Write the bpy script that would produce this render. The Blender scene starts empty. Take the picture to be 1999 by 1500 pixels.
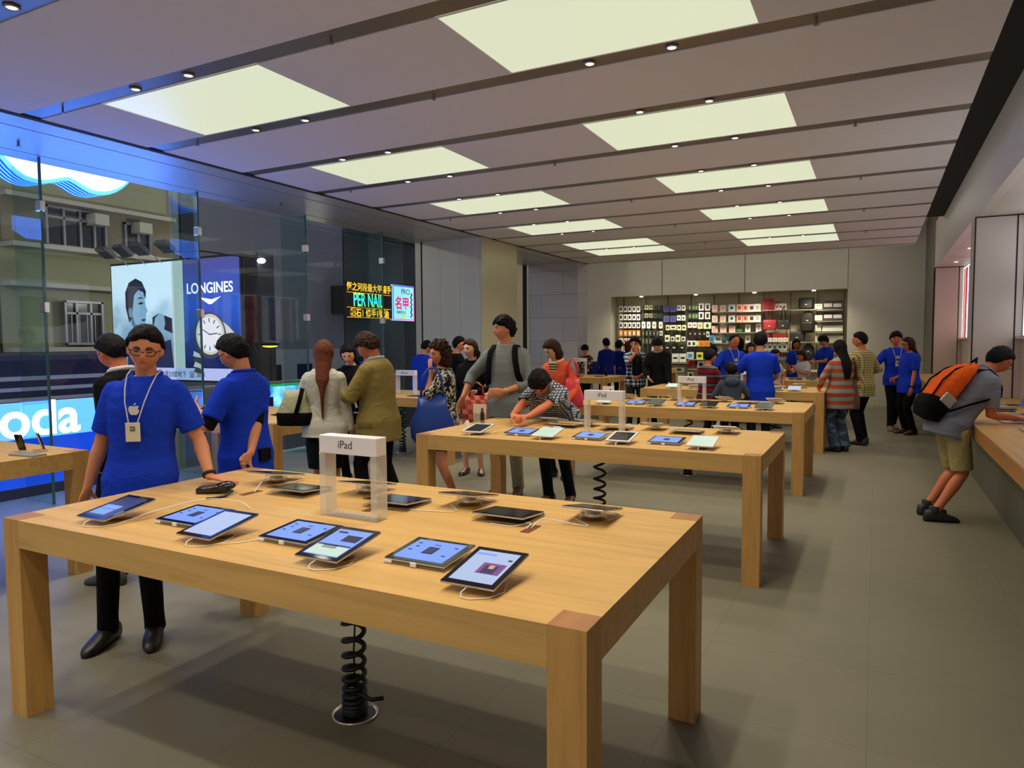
import bpy, bmesh, math, random
from mathutils import Vector, Matrix, noise as mnoise
random.seed(7)
S = bpy.context.scene
COL = S.collection
PI = math.pi
# ---------------------------------------------------------------- camera
cam = bpy.data.cameras.new('camera'); cam_o = bpy.data.objects.new('camera', cam); COL.objects.link(cam_o)
yw, pt, rl = math.radians(27.348), math.radians(-3.381), math.radians(-0.323)
fw = Vector((-math.sin(yw)*math.cos(pt), math.cos(yw)*math.cos(pt), math.sin(pt)))
r0 = Vector((math.cos(yw), math.sin(yw), 0)); u0 = r0.cross(fw)
rt = r0*math.cos(rl)+u0*math.sin(rl); up = u0*math.cos(rl)-r0*math.sin(rl)
m = Matrix((rt, up, -fw)).transposed().to_4x4(); m.translation = Vector((0, 0, 1.62))
cam_o.matrix_world = m
cam.sensor_width = 36; cam.lens = 1374.1*36/1999; cam.clip_end = 300; cam.clip_start = .05
S.camera = cam_o
# ---------------------------------------------------------------- sky and exposure
W = bpy.data.worlds.new('night sky'); S.world = W; W.use_nodes = True
W.node_tree.nodes['Background'].inputs[0].default_value = (.62, .62, .72, 1)
W.node_tree.nodes['Background'].inputs[1].default_value = .45
S.view_settings.view_transform = 'Standard'; S.view_settings.look = 'None'
S.view_settings.gamma = 1; S.view_settings.use_curve_mapping = False
S.view_settings.exposure = .46
# ---------------------------------------------------------------- helpers
MATS = {}
def srgb(c): return tuple(((x/255)/12.92 if x <= 10 else ((x/255+.055)/1.055)**2.4) for x in c)
def nd(nt, t, **k):
    n = nt.nodes.new(t)
    for a, b in k.items():
        if a in n.inputs.keys(): n.inputs[a].default_value = b
        else: setattr(n, a, b)
    return n
def mat(name, col, rough=.5, metal=0, emit=None, es=0, bump=0, bscale=60, spec=.5, sheen=0, trans=0, alpha=1, var=0, vscale=8):
    if name in MATS: return MATS[name]
    M = bpy.data.materials.new(name); M.use_nodes = True; nt = M.node_tree; b = nt.nodes['Principled BSDF']
    col = tuple(col)+(1,)
    b.inputs['Base Color'].default_value = col; b.inputs['Roughness'].default_value = rough
    b.inputs['Metallic'].default_value = metal; b.inputs['Specular IOR Level'].default_value = spec
    if sheen: b.inputs['Sheen Weight'].default_value = sheen
    if trans: b.inputs['Transmission Weight'].default_value = trans
    if alpha < 1: b.inputs['Alpha'].default_value = alpha
    if emit: b.inputs['Emission Color'].default_value = tuple(emit)+(1,); b.inputs['Emission Strength'].default_value = es
    if bump or var:
        tc = nd(nt, 'ShaderNodeTexCoord'); nz = nd(nt, 'ShaderNodeTexNoise', Scale=bscale, Detail=3.0)
        nt.links.new(tc.outputs['Object'], nz.inputs['Vector'])
        if bump:
            bp = nd(nt, 'ShaderNodeBump', Strength=bump, Distance=.01)
            nt.links.new(nz.outputs[0], bp.inputs['Height']); nt.links.new(bp.outputs[0], b.inputs['Normal'])
        if var:
            n2 = nd(nt, 'ShaderNodeTexNoise', Scale=vscale, Detail=2.0); nt.links.new(tc.outputs['Object'], n2.inputs['Vector'])
            mx = nd(nt, 'ShaderNodeMix', data_type='RGBA'); nt.links.new(n2.outputs[0], mx.inputs[0])
            mx.inputs[6].default_value = tuple(c*(1-var) for c in col[:3])+(1,); mx.inputs[7].default_value = tuple(min(1, c*(1+var)) for c in col[:3])+(1,)
            nt.links.new(mx.outputs[2], b.inputs['Base Color'])
    MATS[name] = M
    return M
def cloth(name, rgb, bump=.7, bs=7, rough=.9):
    M = mat(name, srgb(rgb), rough, bump=bump, bscale=bs, spec=.15)
    for n in M.node_tree.nodes:
        if n.type == 'BUMP': n.inputs['Distance'].default_value = .035
        if n.type == 'TEX_NOISE': n.inputs['Distortion'].default_value = 1.2
    return M
def coordmat(name, build, rough=.9, metal=0, bump=0, bs=10, spec=.2):
    """material whose colour comes from object coordinates; build(nt, vec) -> colour socket"""
    if name in MATS: return MATS[name]
    M = bpy.data.materials.new(name); M.use_nodes = True; nt = M.node_tree; b = nt.nodes['Principled BSDF']
    b.inputs['Roughness'].default_value = rough; b.inputs['Metallic'].default_value = metal; b.inputs['Specular IOR Level'].default_value = spec
    tc = nd(nt, 'ShaderNodeTexCoord'); nt.links.new(build(nt, tc.outputs['Object']), b.inputs['Base Color'])
    if bump:
        nz = nd(nt, 'ShaderNodeTexNoise', Scale=bs, Detail=3.0); bp = nd(nt, 'ShaderNodeBump', Strength=bump, Distance=.01)
        nt.links.new(tc.outputs['Object'], nz.inputs['Vector']); nt.links.new(nz.outputs[0], bp.inputs['Height']); nt.links.new(bp.outputs[0], b.inputs['Normal'])
    MATS[name] = M
    return M
def mth(nt, op, a, b=None):
    n = nd(nt, 'ShaderNodeMath', operation=op)
    for i, v in enumerate((a, b)):
        if v is None: continue
        if isinstance(v, (int, float)): n.inputs[i].default_value = v
        else: nt.links.new(v, n.inputs[i])
    return n.outputs[0]
def ramp(nt, fac, stops, interp='CONSTANT'):
    r = nd(nt, 'ShaderNodeValToRGB'); r.color_ramp.interpolation = interp
    e = r.color_ramp.elements
    while len(e) < len(stops): e.new(.5)
    for x, (p, c) in zip(e, stops): x.position = p; x.color = tuple(c)+(1,)
    nt.links.new(fac, r.inputs[0]); return r.outputs[0]
def sep(nt, v):
    s = nd(nt, 'ShaderNodeSeparateXYZ'); nt.links.new(v, s.inputs[0]); return s.outputs
def plaid(name, c1, c2, c3, sc):
    def f(nt, v):
        s = sep(nt, v); h = mth(nt, 'ADD', s[0], s[1])
        a = mth(nt, 'GREATER_THAN', mth(nt, 'FRACT', mth(nt, 'MULTIPLY', mth(nt, 'ADD', h, 20), sc)), .5)
        b = mth(nt, 'GREATER_THAN', mth(nt, 'FRACT', mth(nt, 'MULTIPLY', mth(nt, 'ADD', s[2], 20), sc)), .5)
        return ramp(nt, mth(nt, 'MULTIPLY', mth(nt, 'ADD', a, b), .45), [(0, srgb(c1)), (.3, srgb(c2)), (.7, srgb(c3))])
    return coordmat(name, f, bump=.4)
def gridded(name, base, line, sc, w=.38):
    def f(nt, v):
        s = sep(nt, v); t = None
        for i in range(3):
            a = mth(nt, 'LESS_THAN', mth(nt, 'FRACT', mth(nt, 'MULTIPLY', mth(nt, 'ADD', s[i], 20), sc)), w)
            t = a if t is None else mth(nt, 'MAXIMUM', t, a)
        return ramp(nt, t, [(0, srgb(base)), (.5, srgb(line))])
    return coordmat(name, f, bump=.4)
def striped(name, stops, period):
    def f(nt, v):
        s = sep(nt, v)
        return ramp(nt, mth(nt, 'FRACT', mth(nt, 'DIVIDE', mth(nt, 'ADD', s[2], 10), period)), [(p, srgb(c)) for p, c in stops])
    return coordmat(name, f, bump=.5)
def printed(name, stops, sc):
    def f(nt, v):
        n = nd(nt, 'ShaderNodeTexNoise', Scale=sc, Detail=1.5, Distortion=1.5); nt.links.new(v, n.inputs['Vector'])
        return ramp(nt, n.outputs[0], [(p, srgb(c)) for p, c in stops])
    return coordmat(name, f, bump=.4)
def emis(name, col, st=1.0):
    if name in MATS: return MATS[name]
    return mat(name, (.02, .02, .02), .3, emit=col, es=st)
class MB:
    def __init__(s): s.b = bmesh.new()
    def box(s, x0, x1, y0, y1, z0, z1, bev=0):
        r = bmesh.ops.create_cube(s.b, size=1, matrix=Matrix.Translation(((x0+x1)/2, (y0+y1)/2, (z0+z1)/2)) @ Matrix.Diagonal((x1-x0, y1-y0, z1-z0, 1)))
        if bev:
            es = list({e for v in r['verts'] for e in v.link_edges})
            bmesh.ops.bevel(s.b, geom=es, offset=bev, segments=2, affect='EDGES', profile=.5)
        return s
    def obox(s, c, ax, ay, az, hx, hy, hz, bev=0):
        r = bmesh.ops.create_cube(s.b, size=2, matrix=Matrix((tuple(Vector(ax).normalized()*hx)+(0,), tuple(Vector(ay).normalized()*hy)+(0,), tuple(Vector(az).normalized()*hz)+(0,), (0, 0, 0, 1))).transposed())
        bmesh.ops.translate(s.b, verts=r['verts'], vec=Vector(c))
        if bev:
            es = list({e for v in r['verts'] for e in v.link_edges})
            bmesh.ops.bevel(s.b, geom=es, offset=bev, segments=2, affect='EDGES', profile=.5)
        return s
    def ell(s, c, r, seg=16, rot=None):
        M = Matrix.Translation(Vector(c)) @ (rot.to_4x4() if rot else Matrix.Identity(4)) @ Matrix.Diagonal((r[0], r[1], r[2], 1))
        bmesh.ops.create_uvsphere(s.b, u_segments=seg, v_segments=max(6, seg*3//4), radius=1, matrix=M); return s
    def rings(s, R, cap=True):
        """R = list of lists of points (same length), joined into a closed skin"""
        vs = [[s.b.verts.new(p) for p in r] for r in R]; n = len(R[0])
        for a, b in zip(vs, vs[1:]):
            for i in range(n): s.b.faces.new((a[i], a[(i+1) % n], b[(i+1) % n], b[i]))
        if cap: s.b.faces.new(vs[0][::-1]); s.b.faces.new(vs[-1])
        return s
    def tube(s, pts, rad, seg=10, cap=True, closed=False, flat=1, ref=None):
        pts = [Vector(p) for p in pts]; n = len(pts)
        rad = rad if hasattr(rad, '__len__') else [rad]*n
        R = []; pr = Vector(ref) if ref else None
        for i, p in enumerate(pts):
            t = (pts[min(i+1, n-1)]-pts[max(i-1, 0)])
            if closed: t = pts[(i+1) % n]-pts[i-1]
            t = t.normalized() if t.length > 1e-9 else Vector((0, 0, 1))
            if pr is None: pr = t.orthogonal()
            x = (pr-t*pr.dot(t)); x = x.normalized() if x.length > 1e-6 else t.orthogonal().normalized()
            pr = x; y = t.cross(x)
            R.append([p+x*rad[i]*math.cos(2*PI*k/seg)+y*rad[i]*flat*math.sin(2*PI*k/seg) for k in range(seg)])
        if closed:
            vs = [[s.b.verts.new(p) for p in r] for r in R]
            for a, b in zip(vs, vs[1:]+vs[:1]):
                for i in range(seg): s.b.faces.new((a[i], a[(i+1) % seg], b[(i+1) % seg], b[i]))
        else: s.rings(R, cap)
        return s
    def limb(s, pts, rad, seg=12, flat=1, ref=None):
        """tapered tube with rounded ends"""
        P = [Vector(p) for p in pts]; d0 = (P[0]-P[1]).normalized(); d1 = (P[-1]-P[-2]).normalized()
        s.tube([P[0]+d0*rad[0]*.8, P[0]+d0*rad[0]*.5]+P+[P[-1]+d1*rad[-1]*.5, P[-1]+d1*rad[-1]*.8],
               [rad[0]*.45, rad[0]*.82]+list(rad)+[rad[-1]*.82, rad[-1]*.45], seg, flat=flat, ref=ref); return s
    def cyl(s, c, r, h, seg=24, r2=None, axis='Z'):
        R = Matrix.Identity(4) if axis == 'Z' else (Matrix.Rotation(PI/2, 4, 'Y') if axis == 'X' else Matrix.Rotation(PI/2, 4, 'X'))
        bmesh.ops.create_cone(s.b, cap_ends=True, segments=seg, radius1=r, radius2=r if r2 is None else r2, depth=h, matrix=Matrix.Translation(Vector(c)) @ R); return s
    def poly(s, pts, th):
        """flat polygon (list of 3D points) pushed along vector th"""
        a = [s.b.verts.new(p) for p in pts]; b = [s.b.verts.new(Vector(p)+Vector(th)) for p in pts]; n = len(pts)
        s.b.faces.new(a[::-1]); s.b.faces.new(b)
        for i in range(n): s.b.faces.new((a[i], a[(i+1) % n], b[(i+1) % n], b[i]))
        return s
    def build(s, name, m, parent=None, smooth=False):
        bmesh.ops.recalc_face_normals(s.b, faces=s.b.faces)
        me = bpy.data.meshes.new(name); s.b.to_mesh(me); s.b.free()
        if m: me.materials.append(m)
        if smooth: me.shade_smooth()
        o = bpy.data.objects.new(name, me); COL.objects.link(o)
        if parent: o.parent = parent
        return o
def tag(o, label=None, cat=None, group=None, kind=None):
    if label: o['label'] = label
    if cat: o['category'] = cat
    if group: o['group'] = group
    if kind: o['kind'] = kind
    return o
def thing(name, label, cat, loc=(0, 0, 0), rz=0, group=None):
    o = bpy.data.objects.new(name, None); COL.objects.link(o); o.location = loc; o.rotation_euler = (0, 0, rz)
    o.empty_display_size = .1
    return tag(o, label, cat, group)
def struct(name, mb, m): return tag(mb.build(name, m), kind='structure')
def dup(root, loc, label, group=None, rz=None):
    def cp(o, par):
        c = o.copy(); COL.objects.link(c); c.parent = par
        for ch in list(o.children): cp(ch, c)
        return c
    r = cp(root, None); r.location = loc; r['label'] = label
    if group: r['group'] = group
    if rz is not None: r.rotation_euler[2] = rz
    return r
def text(name, s, size, loc, ax, ay, m, parent=None, ext=.002, align='CENTER', shear=0, bold=0, sx=1):
    cu = bpy.data.curves.new(name, 'FONT'); cu.body = s; cu.size = size; cu.extrude = ext; cu.align_x = align; cu.offset = bold; cu.shear = shear
    t = bpy.data.objects.new(name, cu); COL.objects.link(t); bpy.context.view_layer.update()
    me = bpy.data.meshes.new_from_object(t.evaluated_get(bpy.context.evaluated_depsgraph_get()))
    bpy.data.objects.remove(t)
    ax = Vector(ax).normalized(); ay = Vector(ay).normalized(); az = ax.cross(ay)
    M = Matrix((ax*sx, ay, az)).transposed().to_4x4(); M.translation = Vector(loc); me.transform(M)
    me.materials.clear(); me.materials.append(m)
    o = bpy.data.objects.new(name, me); COL.objects.link(o)
    if parent: o.parent = parent
    return o
# ---------------------------------------------------------------- materials
def wood(name, along, base=(208, 164, 95)):
    def f(nt, v):
        mp = nd(nt, 'ShaderNodeMapping'); nt.links.new(v, mp.inputs[0])
        sc = [14, 14, 14]; sc[along] = .9; mp.inputs['Scale'].default_value = sc
        n = nd(nt, 'ShaderNodeTexNoise', Scale=1.6, Detail=6.0, Distortion=.6); nt.links.new(mp.outputs[0], n.inputs['Vector'])
        b = srgb(base)
        return ramp(nt, n.outputs[0], [(.25, [c*.78 for c in b]), (.5, b), (.75, [min(1, c*1.12) for c in b])], 'LINEAR')
    return coordmat(name, f, rough=.42, spec=.4)
WOODX, WOODY, WOODZ = wood('maple grain long', 0), wood('maple grain cross', 1, (203, 157, 90)), wood('maple grain upright', 2, (200, 152, 84))
WOODE = wood('maple end grain', 1, (170, 118, 72))
STEEL = mat('brushed steel panel', (.52, .52, .48), .38, .4, bump=.06, bscale=220)
STEELW = mat('brushed steel wall', (.62, .59, .50), .5, .3, bump=.05, bscale=200)
DARK = mat('dark gap', (.012, .011, .01), .8)
BLACKM = mat('black rubber', (.01, .01, .01), .45)
STRIP = mat('bronze track metal', (.26, .23, .20), .35, .6)
WHITEP = mat('white plastic', (.8, .8, .78), .35)
GLASSG = None
def glass(name, tint, k0, k1):
    M = bpy.data.materials.new(name); M.use_nodes = True; nt = M.node_tree
    for n in list(nt.nodes): nt.nodes.remove(n)
    o = nd(nt, 'ShaderNodeOutputMaterial'); t = nd(nt, 'ShaderNodeBsdfTransparent'); t.inputs[0].default_value = tuple(tint)+(1,)
    g = nd(nt, 'ShaderNodeBsdfGlossy'); g.inputs['Roughness'].default_value = .02; g.inputs[0].default_value = (.9, .95, 1, 1)
    lw = nd(nt, 'ShaderNodeLayerWeight'); lw.inputs[0].default_value = .5
    f = mth(nt, 'ADD', mth(nt, 'MULTIPLY', mth(nt, 'POWER', lw.outputs['Facing'], 4.0), k1), k0)
    mx = nd(nt, 'ShaderNodeMixShader'); nt.links.new(f, mx.inputs[0]); nt.links.new(t.outputs[0], mx.inputs[1]); nt.links.new(g.outputs[0], mx.inputs[2])
    nt.links.new(mx.outputs[0], o.inputs[0]); return M
GLASS = glass('shopfront glass', (.95, .98, .98), .02, .35)
FIN = glass('green glass fin', (.80, .90, .89), .02, .3)
FINEDGE = mat('polished fin edge', srgb((60, 110, 105)), .1, spec=.8)
ACR = glass('clear acrylic', (.985, .99, .985), .16, .6)
CHROME = mat('polished clip metal', (.75, .72, .66), .2, 1)
# ---------------------------------------------------------------- room shell
H = 3.487
XR, XL, YB = .63, -6.22, 16.0
SP = 1.1255; S0 = 3.42
def floormat(nt, v):
    br = nd(nt, 'ShaderNodeTexBrick', Scale=1.0); br.offset = 0; nt.links.new(v, br.inputs['Vector'])
    br.inputs['Mortar Size'].default_value = .003; br.inputs['Brick Width'].default_value = .76; br.inputs['Row Height'].default_value = .76
    c = srgb((124, 119, 99))
    br.inputs['Color1'].default_value = tuple(c)+(1,); br.inputs['Color2'].default_value = tuple(x*.95 for x in c)+(1,); br.inputs['Mortar'].default_value = tuple(x*.8 for x in c)+(1,)
    n = nd(nt, 'ShaderNodeTexNoise', Scale=2.2, Detail=4.0); nt.links.new(v, n.inputs['Vector'])
    mx = nd(nt, 'ShaderNodeMix', data_type='RGBA', blend_type='MULTIPLY'); mx.inputs[0].default_value = .5
    nt.links.new(br.outputs[0], mx.inputs[6]); nt.links.new(ramp(nt, n.outputs[0], [(.3, (.85, .86, .84)), (.7, (1, 1, 1))], 'LINEAR'), mx.inputs[7])
    return mx.outputs[2]
FLOORM = coordmat('grey stone tiles', floormat, rough=.55, spec=.35)
struct('floor', MB().box(-8.0, 4.5, -4, 23, -.12, 0), FLOORM)
CEILM = mat('ceiling panel white', (.76, .77, .79), .85)
cb = MB(); trk = MB()
lit = {}
k = -7
while True:
    y0 = S0+SP*k+.083; y1 = y0+SP-.166
    if y0 > 15.9: break
    y1 = min(y1, 15.98)
    segs = [(XL, XR)]
    if k in (-6, -4, -2, 0, 2, 4, 6, 8, 9):
        segs = [(XL, -5.39), (-3.71, -2.3), (-.645, XR)]; lit[k] = (y0, y1)
    for a, b in segs: cb.box(a, b, y0, y1, H, H+.05)
    k += 1
struct('ceiling', cb, CEILM)
ORD = ['first', 'second', 'third', 'fourth', 'fifth', 'sixth', 'seventh', 'eighth', 'ninth', 'tenth', 'eleventh', 'twelfth', 'thirteenth', 'fourteenth']
for k in range(-6, 12):
    yc = S0+SP*k
    o = MB().box(XL, XR, yc-.085, yc+.085, H+.006, H+.03).build('ceiling_track', STRIP)
    tag(o, 'long dark metal lighting track between ceiling boards, %s' % ('over the viewer' if k < -2 else '%s from the front' % ORD[k+2]), 'ceiling track', 'metal tracks across the ceiling')
struct('ceiling_1', MB().box(-9, 4, 15.98, 23, 4.7, 4.8), CEILM)
struct('ceiling_2', MB().box(XR+.02, 1.35, -4, 16, 4.0, 4.1), DARK)
LP = emis('lit ceiling diffuser', (.86, .90, .64), .60)
def lamp_panel(x0, x1, y0, y1, lab):
    t = thing('ceiling_light', lab, 'ceiling light', ((x0+x1)/2, (y0+y1)/2, H), 0, 'lit rectangular ceiling panels')
    w, d = (x1-x0)/2, (y1-y0)/2
    MB().box(-w, w, -d, d, .004, .012).build('diffuser', LP, t)
    f = MB()
    for a in ((-w, -w+.012, -d, d), (w-.012, w, -d, d), (-w+.012, w-.012, -d, -d+.012), (-w+.012, w-.012, d-.012, d)): f.box(*a, .0, .02)
    f.build('frame', WHITEP, t)
rows = sorted(lit)
names = {0: 'second row from the front edge of the picture', 2: 'third row back', 4: 'fourth row back', 6: 'fifth row back', 8: 'second to last row', 9: 'last row before the back wall', -2: 'nearest row overhead'}
for k in rows:
    y0, y1 = lit[k]
    for side, (a, b) in (('left', (-5.39, -3.71)), ('right', (-2.3, -.645))):
        if k < -2: side += ' side, behind the viewer'
        lamp_panel(a, b, y0, y1, 'glowing cream ceiling panel on the %s, %s' % (side, names.get(k, 'row %d' % k)) if k >= -2 else 'glowing cream ceiling panel over the front of the shop')
SPOTE = emis('spot lens', (1, .86, .72), 6)
SPOTR = mat('spot trim', (.3, .25, .22), .4, .8)
def spot(x, y, lab, z=H+.001, pw=22):
    t = thing('spotlight', lab, 'spotlight', (x, y, z), 0, 'small ceiling spotlights')
    MB().cyl((0, 0, 0), .026, .012, 16).build('lens', SPOTE, t)
    MB().tube([(math.cos(a)*.036, math.sin(a)*.036, -.002) for a in [2*PI*i/16 for i in range(16)]], .009, 6, closed=True).build('trim', SPOTR, t, True)
    if pw:
        l = bpy.data.lights.new('spot_lamp', 'SPOT'); l.energy = pw; l.spot_size = math.radians(125); l.spot_blend = 1; l.shadow_soft_size = .06; l.color = (1, .90, .75)
        o = bpy.data.objects.new('spot_lamp', l); COL.objects.link(o); o.parent = t; o.location = (0, 0, -.03)
for k in range(-4, 10):
    if k == 8: continue
    for x, sd in ((-4.855, 'left'), (-4.285, 'left'), (-1.75, 'right'), (-1.195, 'right')):
        spot(x, S0+SP*k, 'tiny bright spotlight in the %s ceiling track, %s pair, %s of the two' % ('nearest' if k < -2 else ORD[k+2], sd, 'left' if x in (-4.855, -1.75) else 'right'), pw=36)
# sprinkler heads
sp0 = None
for k, xs in ((1, (-5.6, -3.0, -.35)), (3, (-5.7, -3.0, -.2)), (5, (-5.7, -2.9, -.2)), (0, (-5.75, -3.0)), (7, (-2.9, -.2)), (9, (-2.9, -.2))):
    for x in xs:
        loc = (x, S0+SP*k, H+.006)
        if sp0 is None:
            sp0 = thing('sprinkler', 'small dark sprinkler head on the %s ceiling track at %s' % (ORD[k+2], 'left' if x < -4 else 'centre' if x < -1 else 'right'), 'sprinkler', loc, 0, 'sprinkler heads')
            MB().cyl((0, 0, -.02), .008, .04, 8).cyl((0, 0, -.042), .018, .004, 10).build('head', SPOTR, sp0)
        else: dup(sp0, loc, 'small dark sprinkler head on the %s ceiling track at %s' % (ORD[k+2], 'left' if x < -4 else 'centre' if x < -1 else 'right'))
tag(MB().box(-5.52, -5.36, 10.3, 10.36, H-.02, H+.01, .004).build('detector', WHITEP), 'small white oblong detector on the left of the ceiling', 'detector')
# left soffit, glass front
ys = -4
for i, (a, b) in enumerate(((-6.53, -6.245), (-7.33, -6.55), (-7.64, -7.35))):
    struct('trim_%d' % (i+1), MB().box(a, b, -4, 15.98, H-.01, H+.02), STEEL)
struct('trim_4', MB().box(-7.64, XL, -4, 15.98, H+.03, H+.05), DARK)
struct('trim_5', MB().box(XL-.02, XL+.03, -4, 16, H-.005, H+.03), DARK)
for i, y in enumerate((3.75, 6.95, 9.6)):
    tag(MB().cyl((-7.0, y, H-.03), .012, .05, 10).cyl((-7.0, y, H-.052), .022, .005, 12).build('sprinkler', SPOTR), 'small sprinkler head under the %s part of the steel soffit' % ('near', 'middle', 'far')[i], 'sprinkler')
XG = -7.9
yf = [.6, 2.35, 4.15, 5.98, 7.81, 9.6, 10.87]
for i, (a, b) in enumerate(zip([-4]+yf, yf)):
    struct('window_%d' % (i+1), MB().box(XG-.012, XG+.012, a, b-.012, 0, 4.6), GLASS)
for i, y in enumerate(yf[:-1]):
    t = thing('glass_fin', 'tall green-edged glass fin bracing the shopfront, %s from the left' % ['out of sight', 'second', 'third', 'fourth', 'fifth', 'sixth'][i], 'glass fin', (XG, y, 0), 0, 'glass fins')
    MB().box(.02, .485, -.01, .01, 0, 4.4).build('pane', FIN, t)
    MB().box(.485, .50, -.012, .012, 0, 4.4).build('edge', FINEDGE, t)
    for z in (1.95, 2.95): MB().box(.44, .53, -.025, .025, z, z+.10, .004).build('clip', CHROME, t)
PILM = coordmat('pale cladding panels', lambda nt, v: ramp(nt, mth(nt, 'FRACT', mth(nt, 'MULTIPLY', sep(nt, v)[0], 2.4)), [(0, srgb((170, 167, 158))), (.012, srgb((212, 208, 198)))]), rough=.45, metal=.1)
struct('wall_pillar', MB().box(-7.47, XL, 10.87, 12.25, 0, H+.2), PILM)
struct('trim_6', MB().box(XL-.004, XL+.006, 10.87, 12.25, 0, H+.0), mat('pillar steel side', (.66, .63, .46), .4, .5, bump=.05, bscale=200))
struct('trim_7', MB().box(-7.62, -7.50, 10.86, 10.92, 0, H), mat('pale post', srgb((205, 200, 190)), .4))
struct('trim_8', MB().box(-7.50, -7.47, 10.87, 10.9, 0, H), DARK)
def stonef(nt, v):
    mp = nd(nt, 'ShaderNodeCombineXYZ'); s = sep(nt, v); nt.links.new(s[0], mp.inputs[0]); nt.links.new(s[2], mp.inputs[1])
    br = nd(nt, 'ShaderNodeTexBrick', Scale=1.0); nt.links.new(mp.outputs[0], br.inputs['Vector'])
    br.inputs['Mortar Size'].default_value = .006; br.inputs['Brick Width'].default_value = 1.1; br.inputs['Row Height'].default_value = .55
    br.inputs['Color1'].default_value = srgb((196, 196, 208))+(1,); br.inputs['Color2'].default_value = srgb((188, 188, 202))+(1,); br.inputs['Mortar'].default_value = srgb((150, 150, 164))+(1,)
    return br.outputs[0]
struct('wall_left', MB().box(-7.5, XL, 15.4, 16.0, 0, H), coordmat('grey stone blocks', stonef, rough=.6))
struct('window_8', MB().box(-7.9, -7.88, 12.3, 15.38, 0, 3.6), GLASS)
struct('trim_9', MB().box(-7.62, -7.54, 15.32, 15.39, 0, H), DARK)
# back wall with shelf alcove
BW = 21.5
wb = MB().box(-9.2, -7.55, BW, BW+.12, 0, 4.7).box(-7.55, -.73, BW, BW+.12, 3.05, 4.7).box(-.73, 1.2, BW, BW+.12, 0, 4.7)
wb.box(-7.6, -7.55, BW+.12, BW+.62, 0, 3.1).box(-.73, -.68, BW+.12, BW+.62, 0, 3.1)
struct('wall_back', wb, STEELW)
struct('wall_alcove', MB().box(-7.6, -.68, BW+.6, BW+.65, 0, 3.1).box(-7.55, -.73, BW+.1, BW+.6, 3.05, 3.1), mat('alcove board', srgb((196, 186, 150)), .7))
sm = MB()
for x in (-5.9, -3.45): sm.box(x-.008, x+.008, BW-.006, BW, 3.05, 4.7)
sm.box(-.735, -.725, BW-.006, BW, 3.05, 4.7)
struct('trim_10', sm, DARK)
struct('wall_back_left', MB().box(-9.3, -9.2, 16, 21.6, 0, 4.7), STEELW)
# right wall: fascia, fins, niches, counter
RWM = mat('warm brushed panel', (.66, .61, .57), .45, .3, bump=.04, bscale=200)
NICHEM = mat('niche panel', srgb((205, 195, 184)), .5, .2)
fb = MB().box(1.1, 1.2, -4, 18.05, 3.2, 4.2)
struct('wall_right', fb, RWM)
struct('wall_right_far', MB().box(1.1, 1.2, 18.05, 21.5, 0, 4.7), mat('dark right panel', (.16, .15, .13), .5, .3))
struct('wall_niche', MB().box(1.63, 1.73, -4, 18.05, 0, 1.65).box(1.66, 1.76, -4, 18.05, 1.65, 3.3), NICHEM)
struct('trim_11', MB().box(1.2, 1.7, -4, 18.05, 3.2, 3.24), NICHEM)
struct('trim_12', MB().box(1.56, 1.66, -4, 18.0, 1.63, 1.66), RWM)
for i, (ya, yb) in enumerate(((10.9, 11.35), (17.95, 18.3))):
    struct('trim_%d' % (13+i), MB().box(1.1, 1.63, ya, yb, .875, 3.2), NICHEM)
    struct('trim_%d' % (15+i), MB().box(1.095, 1.11, ya-.012, ya+.004, .875, 3.2).box(1.1, 1.63, ya-.006, ya, 3.185, 3.2).box(1.545, 1.56, ya-.006, ya, .875, 3.2), DARK)
for y, w_ in ((9.0, 'near niche, second'), (7.0, 'near niche, closest'), (12.3, 'far niche, nearest'), (14.5, 'far niche, middle'), (16.9, 'far niche, farthest')):
    t = thing('spotlight', 'small warm downlight in the wall niche ceiling, %s' % w_, 'spotlight', (1.4, y, 3.195), 0, 'niche downlights')
    MB().cyl((0, 0, 0), .035, .01, 16).build('lens', emis('warm lens', (1, .78, .5), 1.6), t)
    l = bpy.data.lights.new('niche_lamp', 'SPOT'); l.energy = 14; l.spot_size = math.radians(120); l.spot_blend = 1; l.shadow_soft_size = .04; l.color = (1, .85, .7)
    o = bpy.data.objects.new('niche_lamp', l); COL.objects.link(o); o.parent = t; o.location = (0, 0, -.03)
def poster(nt, v):
    s = sep(nt, v); fr = mth(nt, 'FRACT', mth(nt, 'DIVIDE', s[1], 1.5))
    n = nd(nt, 'ShaderNodeTexNoise', Scale=3.0, Detail=3.0, Distortion=1.0); nt.links.new(v, n.inputs['Vector'])
    a = mth(nt, 'ADD', fr, mth(nt, 'MULTIPLY', mth(nt, 'SUBTRACT', n.outputs[0], .5), .12))
    return ramp(nt, a, [(0, (.9, .9, .95)), (.1, srgb((60, 70, 150))), (.3, (.85, .85, .9)), (.45, srgb((170, 50, 60))), (.7, srgb((235, 190, 150))), (.78, srgb((150, 60, 60))), (.9, (.9, .9, .95))])
def emit_coord(name, build, st):
    M = coordmat(name, build, rough=.3); b = M.node_tree.nodes['Principled BSDF']
    src = b.inputs['Base Color'].links[0].from_socket; M.node_tree.links.new(src, b.inputs['Emission Color']); b.inputs['Emission Strength'].default_value = st
    return M
t = thing('poster', 'tall backlit wall graphic in blue, white and red in the far wall niche', 'poster', (1.64, 0, 0))
MB().box(-.01, .015, 11.7, 17.9, 1.67, 3.12).build('print', emit_coord('backlit print', poster, .75), t)
MB().box(-.012, .018, 11.5, 11.7, 1.67, 3.15).box(-.012, .018, 17.9, 17.94, 1.67, 3.15).box(-.012, .018, 11.7, 17.9, 3.12, 3.15).build('light_frame', emis('poster edge light', (.9, .93, 1), 1.0), t)
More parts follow.
